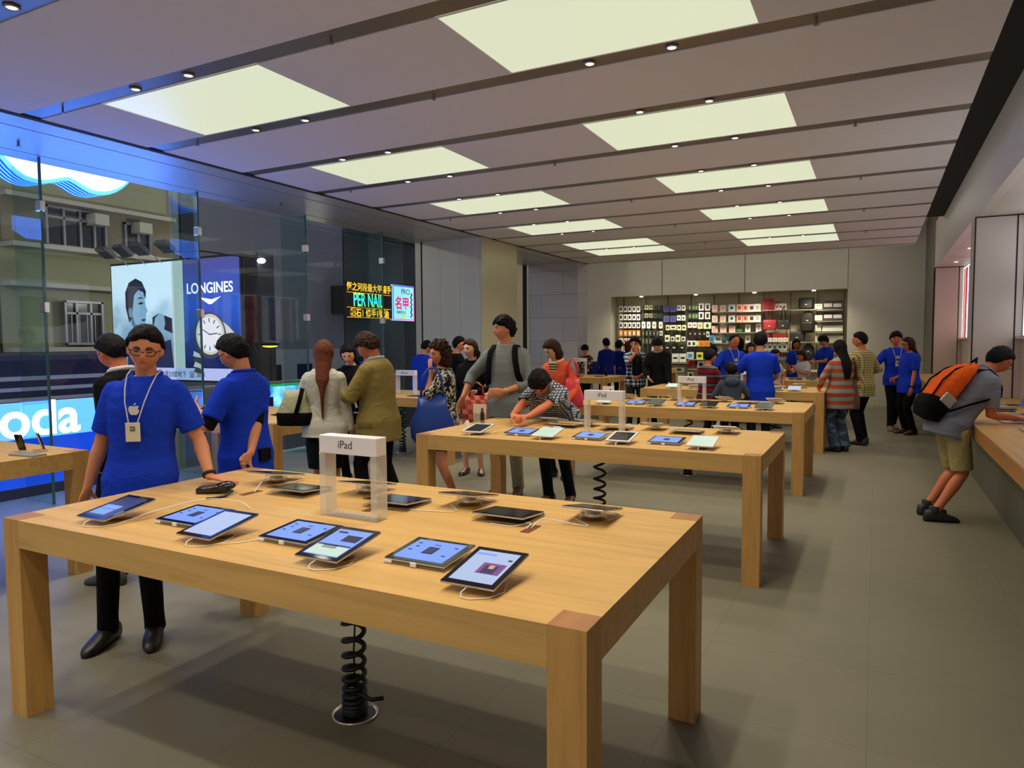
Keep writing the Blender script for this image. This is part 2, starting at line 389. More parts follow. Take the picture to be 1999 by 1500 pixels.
t = thing('poster', 'white backlit graphic with a large black handset in the near wall niche', 'poster', (1.64, 0, 0))
MB().box(-.01, .015, 6.5, 10.83, 1.67, 3.15).build('print', emis('backlit white print', (.86, .87, .92), .85), t)
MB().poly([(-.014, 10.75, 2.36), (-.014, 10.0, 2.75), (-.014, 9.2, 2.75), (-.014, 9.2, 2.05), (-.014, 9.9, 2.05), (-.014, 10.7, 2.2)], (.004, 0, 0)).build('handset_picture', mat('printed black', (.03, .03, .03), .4), t)
# counter
t = thing('display_counter', 'long maple display counter on a grey base along the right wall', 'counter', (.78, 0, 0))
MB().box(0, .848, -2, 18.04, .86, .873).build('counter_top', WOODY, t)
MB().box(0.002, .04, -2, 18.04, .745, .86).box(.04, .84, 18.0, 18.04, .745, .86).build('edge_panel', wood('maple grain counter edge', 1, (178, 122, 62)), t)
MB().box(.27, .84, -2, 17.9, 0, .86).build('base_panel', mat('counter base metal', (.17, .165, .12), .45, .5), t)
# ================================================================ street outside
def facade_mat(name, c, rough=.8): return mat(name, srgb(c), rough, bump=.3, bscale=6, var=.12, vscale=.7)
CREAM, CREAM2, GREYF = facade_mat('aged cream render', (150, 150, 118)), facade_mat('pale stucco', (176, 172, 158)), facade_mat('grey facade', (96, 100, 108))
DKGL = mat('dark window glass', (.01, .012, .016), .15)
WFR = mat('aluminium window frame', srgb((120, 120, 130)), .4, .4)
def win(root, x, y0, y1, z0, z1, muls, trans=None, bars=False):
    f = MB()
    for a in (y0, y1-.06): f.box(x, x+.12, a, a+.06, z0, z1)
    for z in (z0, z1-.06): f.box(x, x+.12, y0, y1, z, z+.06)
    for q in muls: f.box(x, x+.10, q-.03, q+.03, z0, z1)
    if trans: f.box(x, x+.10, y0, y1, trans-.03, trans+.03)
    if bars:
        n = int((y1-y0)/.2)
        for i in range(1, n): f.box(x+.02, x+.05, y0+(y1-y0)*i/n-.012, y0+(y1-y0)*i/n+.012, z0, trans or z1)
    w = f.build('window', WFR, root)
    MB().box(x-.03, x+.03, y0+.03, y1-.03, z0+.03, z1-.03).build('pane', DKGL, w)
b = thing('building', 'old cream-rendered building across the street with ledges and barred windows', 'building', (-20, 0, -4))
Z = 4
MB().box(-4, -.15, 10.2, 15.1, 0, 14).build('wall', CREAM, b)
l = MB()
for z, d in ((3.22, .35), (4.22, .55), (5.52, .3), (1.5, .25)): l.box(-.15, d, 10.2, 15.1, z+Z-.06, z+Z+.06)
l.build('ledge', CREAM2, b)
MB().box(-.16, .02, 10.2, 15.1, 4.28+Z, 5.46+Z).build('upper_band', mat('stained render', srgb((120, 112, 92)), .9, bump=.4, bscale=5, var=.2, vscale=1.2), b)
win(b, 0, 11.25, 12.95, 4.3+Z, 5.4+Z, (11.75, 12.2, 12.6), 5.1+Z)
win(b, 0, 13.5, 14.35, 4.3+Z, 5.25+Z, (13.95,), None)
win(b, 0, 11.65, 12.75, 1.62+Z, 2.85+Z, (12.0, 12.4), 2.5+Z, True)
for (y, z) in ((12.4, 5.0), (13.75, 4.95)):
    a = tag(MB().box(-19.98, -19.55, y, y+.42, z, z+.32, .02).build('air_conditioner', CREAM2), 'box air conditioner on the old cream building, %s' % ('left of the two' if y < 13 else 'right of the two'), 'air conditioner')
b = thing('building', 'pale building at the left edge with a shuttered doorway', 'building', (-20.2, 0, -4))
MB().box(-4, 0, -6, 10.15, 0, 14).build('wall', facade_mat('pale grey wall', (128, 128, 132)), b)
MB().box(0, .1, 8.2, 10.1, 5.2, 7.4).build('shutter', facade_mat('pale green shutter', (150, 160, 158)), b)
b = thing('building', 'tall plain grey building behind the watch billboard', 'building', (-21, 0, -4))
MB().box(-5, 0, 15.1, 24.4, 0, 16).build('wall', facade_mat('plain grey render', (108, 110, 122)), b)
MB().box(0, .35, 15.2, 15.9, 0, 16).build('pier', facade_mat('pier render', (138, 138, 132)), b)
MB().box(0, .1, 16.2, 16.7, 5.2, 16).build('recess', DKGL, b)
MB().box(.0, .3, 17.3, 24.4, 2.3, 5.4).build('lower_band', facade_mat('lower pale render', (140, 144, 152)), b)
MB().box(.3, .36, 19.5, 20.3, 3.4, 4.8).box(.3, .36, 21.2, 22.0, 3.4, 4.8).build('shopfront', DKGL, b)
b = thing('building', 'dark building carrying the neon shop signs', 'building', (-21, 0, -4))
MB().box(-5, 0, 24.5, 44, 0, 18).build('wall', facade_mat('sooty render', (58, 64, 68)), b)
MB().box(0, .2, 24.6, 30.5, 10.6, 13.0).box(0, .2, 24.6, 26.2, 3.2, 5.0).build('window', DKGL, b)
struct('ground', MB().box(-60, -8.1, -10, 60, -4.2, -4.0), mat('asphalt', (.04, .042, .05), .6))
q = thing('street_lamp', 'unseen street lamp added left of the shopfront to light the facades', 'street lamp', (-13, 3.5, -4))  # unseen lamp added to brighten the buildings across the street
MB().tube([(0, 0, 0), (0, 0, 9), (-.5, 0, 9.6), (-1.2, 0, 9.7)], .08).build('post', DARK, q); MB().ell((-1.3, 0, 9.66), (.35, .15, .06)).build('lamp', emis('added lamp glow', (1, .95, .8), 8), q)
for dy, en in ((0, 300), (12, 300)):  # bare point lights added as facade fill; the farther one has no post
    l = bpy.data.lights.new('facade_fill', 'POINT'); l.energy = en; l.color = (1, .95, .78); l.shadow_soft_size = .3
    o = bpy.data.objects.new('facade_fill', l); COL.objects.link(o); o.parent = q; o.location = (-1.3, dy, 9.4-.15*dy)
# railing / low parapet outside
t = thing('railing', 'low outdoor railing with a pale top rail running along the shopfront', 'railing', (-8.55, 0, 0))
MB().box(-.03, .03, 1, 20, .985, 1.02).build('top_rail', mat('pale rail', srgb((205, 200, 190)), .3, .3), t)
for y in (5.45, 7.3, 10.5, 12.5): MB().box(-.02, .02, y-.03, y+.03, 0, .985).build('post', mat('rail post', (.1, .1, .13), .4, .5), t)
# lit blue screen with letters
LBL = emis('light blue screen', srgb((90, 165, 255)), 1.35); LWH = emis('white screen letters', (.95, .98, 1), 1.6); LDB = emis('deep blue screen', srgb((10, 70, 215)), .8)
t = thing('lit_sign', 'bright blue lit sign with white letters oda behind the glass', 'sign', (-8.6, 0, 0))
MB().box(-.06, 0, 2.5, 6.3, .55, .965).build('panel', LBL, t)
MB().box(-.05, .004, 2.5, 6.3, .0, .55).build('lower_panel', LDB, t)
text('letters', 'oda', .60, (.006, 5.16, .585), (0, 1, 0), (0, 0, 1), LWH, t, ext=.004, align='RIGHT', bold=.012)
t = thing('lit_screen', 'cyan lit screen with a green strip along its top behind the glass', 'screen', (-8.6, 0, 0))
def scr(nt, v):
    n = nd(nt, 'ShaderNodeTexNoise', Scale=3.5, Detail=2.0); nt.links.new(v, n.inputs['Vector'])
    return ramp(nt, n.outputs[0], [(.35, srgb((15, 70, 200))), (.45, srgb((60, 165, 245))), (.62, srgb((150, 225, 255)))], 'LINEAR')
MB().box(-.06, 0, 7.55, 9.7, .45, .93).build('panel', emit_coord('cyan moving picture', scr, 1.0), t)
MB().box(-.05, .006, 7.55, 9.7, .93, .965).build('green_strip', emis('green strip', srgb((20, 160, 90)), .8), t)
fg = MB().ell((.012, 8.15, .83), (.008, .05, .06)).box(.006, .018, 8.07, 8.25, .5, .77).build('figure', mat('screen figure', srgb((20, 30, 110)), .5), t)
# apple-shaped hanging sign, lit
def apple_pts(s):
    P = []
    ctl = [(0, -.46), (.10, -.5), (.20, -.49), (.30, -.42), (.40, -.28), (.47, -.10), (.40, -.04), (.355, .06), (.37, .17), (.44, .25), (.36, .32), (.26, .36), (.14, .34), (.0, .29), (-.12, .33), (-.24, .36), (-.36, .30), (-.45, .18), (-.47, .02), (-.43, -.18), (-.34, -.37), (-.24, -.48), (-.15, -.5), (-.07, -.48)]
    for i in range(len(ctl)):
        a, b, c, d = ctl[i-1], ctl[i], ctl[(i+1) % len(ctl)], ctl[(i+2) % len(ctl)]
        for q in range(3):
            u = q/3; P.append(tuple(s*.5*((2*b[j])+(-a[j]+c[j])*u+(2*a[j]-5*b[j]+4*c[j]-d[j])*u*u+(-a[j]+3*b[j]-3*c[j]+d[j])*u**3) for j in (0, 1)))
    return P
def leaf_pts(s): return [(s*x, s*y) for x, y in ((.0, .40), (.02, .50), (.09, .60), (.19, .63), (.18, .53), (.11, .44))]
def apple(name, s, loc, ax, ay, th, m, parent):
    ax, ay, L = Vector(ax), Vector(ay), Vector(loc)
    mb = MB(); n = ax.cross(ay)*th
    mb.poly([L+ax*x+ay*y for x, y in apple_pts(s)], n); mb.poly([L+ax*x+ay*y for x, y in leaf_pts(s)], n)
    return mb.build(name, m, parent)
t = thing('apple_sign', 'large glowing white sign with rounded lobes and blue ribbed rim above the shopfront glass', 'sign', (-8.35, 5.02, 4.62))
apple('face', 2.3, (0, 0, 0), (0, 1, 0), (0, 0, 1), .04, emis('sign white face', (.95, .97, 1), 1.8), t)
apple('rim', 2.36, (-.34, 0, -.012), (0, 1, 0), (0, 0, 1), .33, emit_coord('blue ribbed rim', lambda nt, v: ramp(nt, mth(nt, 'FRACT', mth(nt, 'MULTIPLY', sep(nt, v)[0], 14)), [(0, srgb((20, 40, 160))), (.5, srgb((70, 140, 255)))]), 2.2), t)
l = bpy.data.lights.new('sign_lamp', 'AREA'); l.shape = 'RECTANGLE'; l.size = .8; l.size_y = 3.4; l.energy = 46; l.color = (.06, .20, 1)
o = bpy.data.objects.new('sign_lamp', l); COL.objects.link(o); o.parent = t; o.location = (.30, -.6, -1.75); o.rotation_euler = (0, math.radians(-155), 0)
l = bpy.data.lights.new('screen_lamp', 'AREA'); l.shape = 'RECTANGLE'; l.size = .45; l.size_y = 3.6; l.energy = 45; l.color = (.08, .22, 1)
o = bpy.data.objects.new('screen_lamp', l); COL.objects.link(o); o.location = (-8.55, 4.4, .8); o.rotation_euler = (0, math.radians(-110), 0)
# watch billboard
BY = 12.0
t = thing('billboard', 'large backlit watch billboard with a man holding binoculars and a silver watch', 'billboard', (-15.9, BY, 0))
X0, X1, Z0, Z1 = -2.42, 2.4, .72, 3.72
MB().box(X0-.06, X1+.06, .02, .14, Z0-.05, Z1+.06).build('frame', mat('billboard frame', (.03, .03, .035), .5), t)
def pic(nt, v):
    s = sep(nt, v); n = nd(nt, 'ShaderNodeTexNoise', Scale=1.6, Detail=4.0); nt.links.new(v, n.inputs['Vector'])
    a = mth(nt, 'ADD', mth(nt, 'MULTIPLY', s[2], .25), mth(nt, 'MULTIPLY', n.outputs[0], .55))
    return ramp(nt, a, [(.45, srgb((70, 95, 125))), (.75, srgb((120, 155, 180))), (1.0, srgb((185, 215, 230)))], 'LINEAR')
EB = lambda n, c, s=.75: emis('billboard '+n, srgb(c), s)
MB().box(X0, .15, 0, .03, 1.02, Z1).build('sea_picture', emit_coord('misty sea picture', pic, .7), t)
MB().box(-.0, .42, -.004, .03, 1.02, Z1).build('mist_strip', EB('mist', (190, 205, 205)), t)
def bluef(nt, v):
    s = sep(nt, v); return ramp(nt, mth(nt, 'MULTIPLY', s[2], .27), [(.28, srgb((20, 28, 75))), (.7, srgb((40, 80, 175))), (1, srgb((70, 70, 130)))], 'LINEAR')
MB().box(.42, X1, -.002, .03, 1.02, Z1).build('blue_panel', emit_coord('blue billboard panel', bluef, .8), t)
MB().box(X0, X1, -.002, .03, Z0, 1.02).build('address_strip', EB('address strip', (175, 185, 235), .8), t)
A = (1, 0, 0); U = (0, 0, 1)
text('brand_letters', 'LONGINES', .36, (1.37, -.006, 2.88), A, U, EB('white', (235, 238, 245), 1), t, bold=.006, sx=.95)
MB().poly([(1.0, -.01, 2.78), (1.30, -.01, 2.72), (1.34, -.01, 2.60), (1.44, -.01, 2.60), (1.48, -.01, 2.72), (1.78, -.01, 2.78), (1.55, -.01, 2.70), (1.42, -.01, 2.66), (1.36, -.01, 2.66), (1.23, -.01, 2.70)], (0, .005, 0)).build('winged_emblem', EB('white', (235, 238, 245)), t)
text('address_letters', '洛陽東鑪山道23號地下  ☎ 2811', .17, (-.05, -.006, .80), A, U, mat('dark print', (.02, .02, .05), .5), t)
# man with binoculars: flat picture pieces
def pp(name, pts, m, y=-.006): return MB().poly([(x, y, z) for x, z in pts], (0, .004, 0)).build(name, m, t)
DK, SK, HD = EB('dark suit', (35, 45, 85), .6), EB('pale face', (120, 160, 190), .8), EB('dark hair', (22, 34, 66), .5)
pp('picture_suit', [(-1.85, 1.02), (-1.82, 1.6), (-1.7, 1.85), (-1.45, 1.95), (-1.2, 1.82), (-.95, 1.55), (-.75, 1.25), (-.55, 1.5), (-.5, 1.72), (-.3, 1.7), (-.1, 1.75), (-.02, 1.02)], DK)
pp('picture_collar', [(-1.62, 2.02), (-1.5, 2.0), (-1.15, 1.6), (-1.0, 1.3), (-1.1, 1.32), (-1.4, 1.75)], EB('white', (235, 238, 245)), -.010)
pp('picture_face', [(-1.68, 2.1), (-1.72, 2.5), (-1.68, 2.85), (-1.5, 3.05), (-1.25, 3.05), (-1.08, 2.9), (-1.03, 2.62), (-.96, 2.5), (-1.03, 2.42), (-1.04, 2.22), (-1.15, 2.08), (-1.3, 2.02), (-1.5, 2.0)], SK, -.012)
pp('picture_hair', [(-1.72, 2.2), (-1.84, 2.6), (-1.84, 3.0), (-1.68, 3.25), (-1.4, 3.35), (-1.15, 3.25), (-1.0, 3.0), (-1.03, 2.8), (-1.12, 2.98), (-1.3, 3.05), (-1.48, 2.92), (-1.55, 2.6), (-1.6, 2.3)], HD, -.016)
pp('picture_hand', [(-.68, 1.75), (-.72, 2.1), (-.66, 2.3), (-.5, 2.42), (-.32, 2.38), (-.28, 2.15), (-.38, 1.9), (-.36, 1.72)], SK, -.020)
pp('picture_binoculars', [(-.78, 2.12), (-.78, 2.32), (-.52, 2.42), (-.02, 2.28), (-.02, 1.9), (-.32, 2.0), (-.5, 2.12)], HD, -.014)
pp('picture_ear', [(-1.70, 2.35), (-1.72, 2.55), (-1.62, 2.6), (-1.56, 2.5), (-1.58, 2.33)], EB('ear', (95, 130, 165), .7), -.024)
pp('picture_brow', [(-1.38, 2.80), (-1.22, 2.86), (-1.06, 2.82), (-1.2, 2.82)], HD, -.024)
pp('picture_eye', [(-1.34, 2.68), (-1.22, 2.73), (-1.08, 2.70), (-1.2, 2.66)], HD, -.024)
pp('picture_mouth', [(-1.22, 2.26), (-1.1, 2.29), (-1.02, 2.27), (-1.12, 2.22)], DK, -.024)
pp('picture_jaw', [(-1.62, 2.2), (-1.5, 2.0), (-1.2, 2.04), (-1.06, 2.14), (-1.3, 2.10), (-1.48, 2.16), (-1.56, 2.4)], EB('jaw shade print', (70, 105, 145), .6), -.022)
SV, SV2 = EB('silver', (190, 188, 182), .9), EB('silver dark', (70, 72, 84), .6)
w = MB()
for i in range(12): pass
pp('watch_strap', [(1.75, 2.2), (2.0, 2.05), (2.25, 1.85), (2.3, 1.7), (2.05, 1.75), (1.9, 1.9)], SV, -.006)
for i in range(4): pp('watch_link', [(.75+.12*i-.1*i, 1.35-.13*i+.1), (.95+.02*i, 1.38-.13*i), (1.0+.0*i, 1.28-.13*i), (.72, 1.32-.13*i)], SV if i % 2 == 0 else SV2, -.006)
wt = MB().cyl((1.35, -.012, 1.83), .57, .01, 40, axis='Y').build('watch_case', SV2, t)
MB().cyl((1.37, -.020, 1.86), .50, .01, 40, axis='Y').build('watch_bezel', SV, t)
MB().cyl((1.37, -.028, 1.86), .43, .01, 40, axis='Y').build('watch_dial', EB('dial', (205, 205, 215), 1), t)
h = MB()
for a in range(12):
    c, s_ = math.cos(a*PI/6), math.sin(a*PI/6); h.obox((1.37+c*.35, -.036, 1.86+s_*.35), (c, 0, s_), (0, 1, 0), (-s_, 0, c), .05, .003, .012)
h.obox((1.50, -.038, 1.87), (1, 0, .1), (0, 1, 0), (-.1, 0, 1), .15, .003, .012); h.obox((1.25, -.038, 1.92), (1, 0, -.5), (0, 1, 0), (.5, 0, 1), .13, .003, .010)
h.build('watch_hands', HD, t)
fr = MB()
for x in (2.55, 3.0): fr.box(x-.02, x+.02, .0, .5, -2, 3.75)
for z in (.9, 1.7, 2.5, 3.3): fr.box(2.55, 3.0, .2, .26, z, z+.05)
fr.tube([(2.55, .2, 1.75), (3.0, .2, 2.5)], .015); fr.tube([(2.55, .2, 1.7), (3.0, .2, .95)], .015)
fr.build('steel_frame', mat('billboard steel', (.06, .06, .07), .5, .6), t)
for i, x in enumerate((-1.7, -1.0, -.35, .6)):
    q = thing('flood_light', 'angled dark flood light on an arm above the billboard, %s' % ('leftmost', 'second from the left', 'third from the left', 'rightmost')[i], 'flood light', (-15.9+x, BY-.6, 3.98), 0, 'billboard flood lights')
    MB().obox((0, 0, 0), (1, 0, 0), (0, -.5, .35), (0, .35, .5), .2, .18, .06, .01).build('housing', mat('flood light body', (.05, .055, .07), .5), q)
    MB().tube([(0, 0, -.03), (0, .4, -.15), (0, .6, -.28)], .015).build('arm', CHROME, q)
q = thing('street_lamp', 'glaring white street lamp on a thin cable beside the billboard', 'street lamp', (-12.75, 12.0, 3.55))
MB().ell((0, 0, 0), (.11, .08, .06)).build('lamp', emis('glaring lamp', (.85, .92, 1), 12), q)
MB().tube([(-.05, 0, .05), (-2, 0, .35), (-3.2, .1, .42)], .02).build('cable', DARK, q)
# neon signs
NO, NG, NB = emis('neon orange', srgb((255, 190, 40)), 1.2), emis('neon green', srgb((90, 240, 120)), 1.0), emis('neon cyan', srgb((70, 220, 250)), 1.1)
t = thing('neon_sign', 'dark neon board reading PER NAIL with orange characters above and below', 'sign', (-20, 0, 0))
MB().box(-.1, 0, 23.4, 26.6, 2.72, 4.28).build('board', mat('neon board', (.02, .015, .01), .5), t)
MB().box(-1.0, -.1, 23.6, 23.7, 2.9, 4.1).box(-1.0, -.1, 26.3, 26.4, 2.9, 4.1).build('bracket', DARK, t)
Y = (0, 1, 0)
text('orange_letters', '恆之河段最大甲龍手', .38, (.01, 25.0, 3.92), Y, U, NO, t, bold=.006, sx=.9)
text('green_letters', 'PER NAIL', .82, (.01, 24.9, 3.24), Y, U, emit_coord('rainbow neon', lambda nt, v: ramp(nt, mth(nt, 'MULTIPLY', mth(nt, 'SUBTRACT', sep(nt, v)[2], 3.2), 1.6), [(0, srgb((255, 150, 90))), (.12, srgb((90, 240, 120))), (.4, srgb((60, 220, 250))), (.8, srgb((60, 240, 170))), (1, srgb((220, 230, 60)))], 'LINEAR'), 1.1), t, bold=.014, sx=.62)
text('orange_letters', '鑽石1 修手1號油', .40, (.01, 25.0, 2.80), Y, U, NO, t, bold=.008, sx=.92)
MB().box(0, .01, 23.45, 26.5, 2.735, 2.75).box(0, .01, 23.45, 26.5, 3.80, 3.815).box(0, .01, 23.45, 26.5, 3.16, 3.175).build('orange_lines', NO, t)
t = thing('neon_sign', 'bright cyan neon panel with pink characters 名甲 and the letters PRO', 'sign', (-20, 0, 0))
MB().box(-.1, 0, 26.65, 28.35, 2.68, 4.34).build('board', emis('pale cyan light', srgb((150, 225, 240)), .9), t)
MB().box(-1.0, -.1, 26.8, 26.9, 2.9, 4.1).box(-1.0, -.1, 28.1, 28.2, 2.9, 4.1).build('bracket', DARK, t)
MB().box(0, .012, 26.66, 26.72, 2.7, 4.33).box(0, .012, 26.72, 28.34, 4.27, 4.33).build('blue_edge', emis('neon violet blue', srgb((90, 90, 255)), 1.1), t)
MB().box(0, .012, 28.28, 28.34, 2.7, 4.27).box(0, .012, 26.72, 28.28, 2.7, 2.76).build('pink_edge', emis('neon pink edge', srgb((250, 90, 190)), 1.1), t)
text('pink_letters', '名甲', .62, (.012, 27.38, 3.27), Y, U, emis('neon pink', srgb((225, 30, 110)), .9), t, bold=.018, sx=.9)
text('dark_letters', 'PRO', .36, (.012, 27.65, 3.93), Y, U, mat('dark print', (.02, .02, .05), .5), t)
text('small_letters', '銅鑼灣分店', .15, (.012, 27.3, 3.02), Y, U, mat('dark print', (.02, .02, .05), .5), t)
text('green_letters', '特價', .25, (.012, 27.4, 2.79), Y, U, emis('lime neon', srgb((170, 220, 60)), .9), t, bold=.01)
MB().tube([(.02, 28.1+.05*math.sin(i*1.7), 4.0-.065*i) for i in range(19)], .03, 6).build('vine_picture', mat('vine print', (.02, .06, .08), .5), t)
# narrow window view past the pillar and a bus
b = thing('bus', 'dark blue double-deck bus with pale stripes at the left edge of the street', 'bus', (-15.5, 5.6, -4))
MB().box(-1.2, 1.2, 0, 4.0, .4, 5.45, .12).build('body', mat('bus dark blue', srgb((28, 34, 78)), .3), b)
MB().box(1.2, 1.215, .1, 3.9, 4.75, 4.82).box(1.2, 1.215, .1, 3.9, 4.95, 5.03).build('stripe', mat('bus stripe', srgb((190, 195, 215)), .4), b)
MB().box(1.2, 1.21, .2, 3.8, 4.1, 4.6).build('window', DKGL, b)
for y in (.9, 3.1): MB().cyl((1.1, y, .45), .45, .25, 20, axis='X').build('wheel', BLACKM, b)
t = thing('street_lantern', 'yellow-lit round lantern outside seen over the heads', 'lantern', (-12.6, 12.05, 1.62))
MB().ell((0, 0, 0), (.22, .22, .07)).build('shade', DARK, t); MB().ell((0, 0, -.05), (.17, .17, .035)).build('bulb', emis('yellow bulb', srgb((255, 225, 60)), 1.5), t)
MB().tube([(0, 0, .05), (0, 0, -5.6)], .025).build('pole', DARK, t)
t = thing('street_lantern', 'warm lamp outside in the gap between pillar and stone wall', 'lantern', (-14.5, 24, 2.55))
MB().ell((0, 0, .03), (.35, .35, .1)).build('shade', DARK, t); MB().ell((0, 0, -.07), (.27, .27, .06)).build('bulb', emis('warm bulb', srgb((255, 215, 130)), 1.6), t)
MB().tube([(0, 0, .05), (0, 0, -6.5)], .03).build('pole', DARK, t)
tag(MB().box(-19, -10, 30, 31, -4, 12).build('building', facade_mat('end of street facade', (50, 52, 56))), 'dark building seen through the slit beside the stone wall', 'building')
# ================================================================ tables
TW, LEG = 1.37, .114
TH = .872
def table(x0, x1, y0, lab, slots=True):
    t = thing('display_table', lab, 'table', (x0, y0, 0), 0, 'maple display tables')
    L = x1-x0; D = TW
    m = MB()
    m.box(LEG, L-LEG, 0, D, .752, TH).box(0, LEG, LEG, D-LEG, .752, TH).box(L-LEG, L, LEG, D-LEG, .752, TH)
    o = m.build('tabletop', WOODX, t)
    if slots:
        for sx in (.56, 1.33, 2.12):
            if sx < L-.3: MB().box(sx, sx+.04, .78, .90, TH-.001, TH+.0015).build('cable_slot', SLOTM, t)
    for a in (0, L-LEG):
        for b in (0, D-LEG):
            l = MB().box(a, a+LEG, b, b+LEG, 0, TH-.0).build('leg', WOODZ, t)
            MB().box(a+.001, a+LEG-.001, b+.001, b+LEG-.001, TH, TH+.0006).build('end_grain', WOODE, l)
    return t
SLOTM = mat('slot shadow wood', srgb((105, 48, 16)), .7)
YT = [1.665, 4.76, 7.82, 10.97, 14.05]
nm = ['nearest maple table in front with the tablet stands and the coiled black cord', 'second maple table back in the right row where the young man leans', 'third maple table back in the right row', 'fourth maple table back in the right row, beside the boys', 'fifth maple table back in the right row, before the seated girl']
for y, n in zip(YT, nm): table(-3.355, -.648, y, n)
nl = ['maple table lit blue at the left edge behind the man in the blue shirt', 'maple table behind the man holding a phone, left row', 'third maple table of the left row with the coiled cord below it', 'last maple table of the left row, beside the man on the phone']
for y, n in zip((1.665, 4.76, 7.82, 13.82), nl): table(-7.33, -4.965, y, n)
table(-7.1, -4.965, 18.3, 'far maple table at the back left below the phone case wall', False)
table(-3.3, -.648, 18.3, 'far maple table at the back right behind the seated girl', False)
# coiled cords
def cord(x, y, lab, seg=8, full=True, h=.75):
    t = thing('coiled_cord', lab, 'cord', (x, y, 0), 0, 'coiled cords under the tables')
    P = []; n = 16*16; z0, z1 = .02, h
    for i in range(n+1):
        u = i/16
        # pitch grows upward: tight turns near the floor
        z = z0+(z1-z0)*((i/n)**2.6); a = 2*PI*u
        P.append((.045*math.cos(a), .045*math.sin(a), z))
    MB().tube(P, .011, seg).build('coil', BLACKM, t, True)
    if full:
        MB().tube([(.01, 0, h), (-.015, .01, h*.8), (.02, -.01, h*.6), (0, 0, h*.4), (.0, 0, .1)], .004, 6).build('inner_wire', BLACKM, t, True)
        MB().tube([(.03, -.02, .12), (.09, .0, .09), (.14, .02, .10)], .010, 6).build('cable_tail', BLACKM, t, True)
    MB().cyl((0, 0, .004), .085, .008, 28).build('floor_plate', BLACKM, t)
    MB().tube([(.093*math.cos(2*PI*i/28), .093*math.sin(2*PI*i/28), .006) for i in range(28)], .011, 6, closed=True, flat=.5).build('ring', mat('bright steel ring', (.8, .78, .7), .25, .8), t, True)
    return t
cord(-1.985, 2.33, 'coiled black cord dropping to a steel ring under the nearest table')
cord(-2.0, 5.43, 'coiled black cord under the second table of the right row', 6, False)
cord(-2.0, 8.5, 'coiled black cord under the third table of the right row', 6, False)
cord(-6.2, 8.45, 'coiled black cord under the third table of the left row', 6, False)
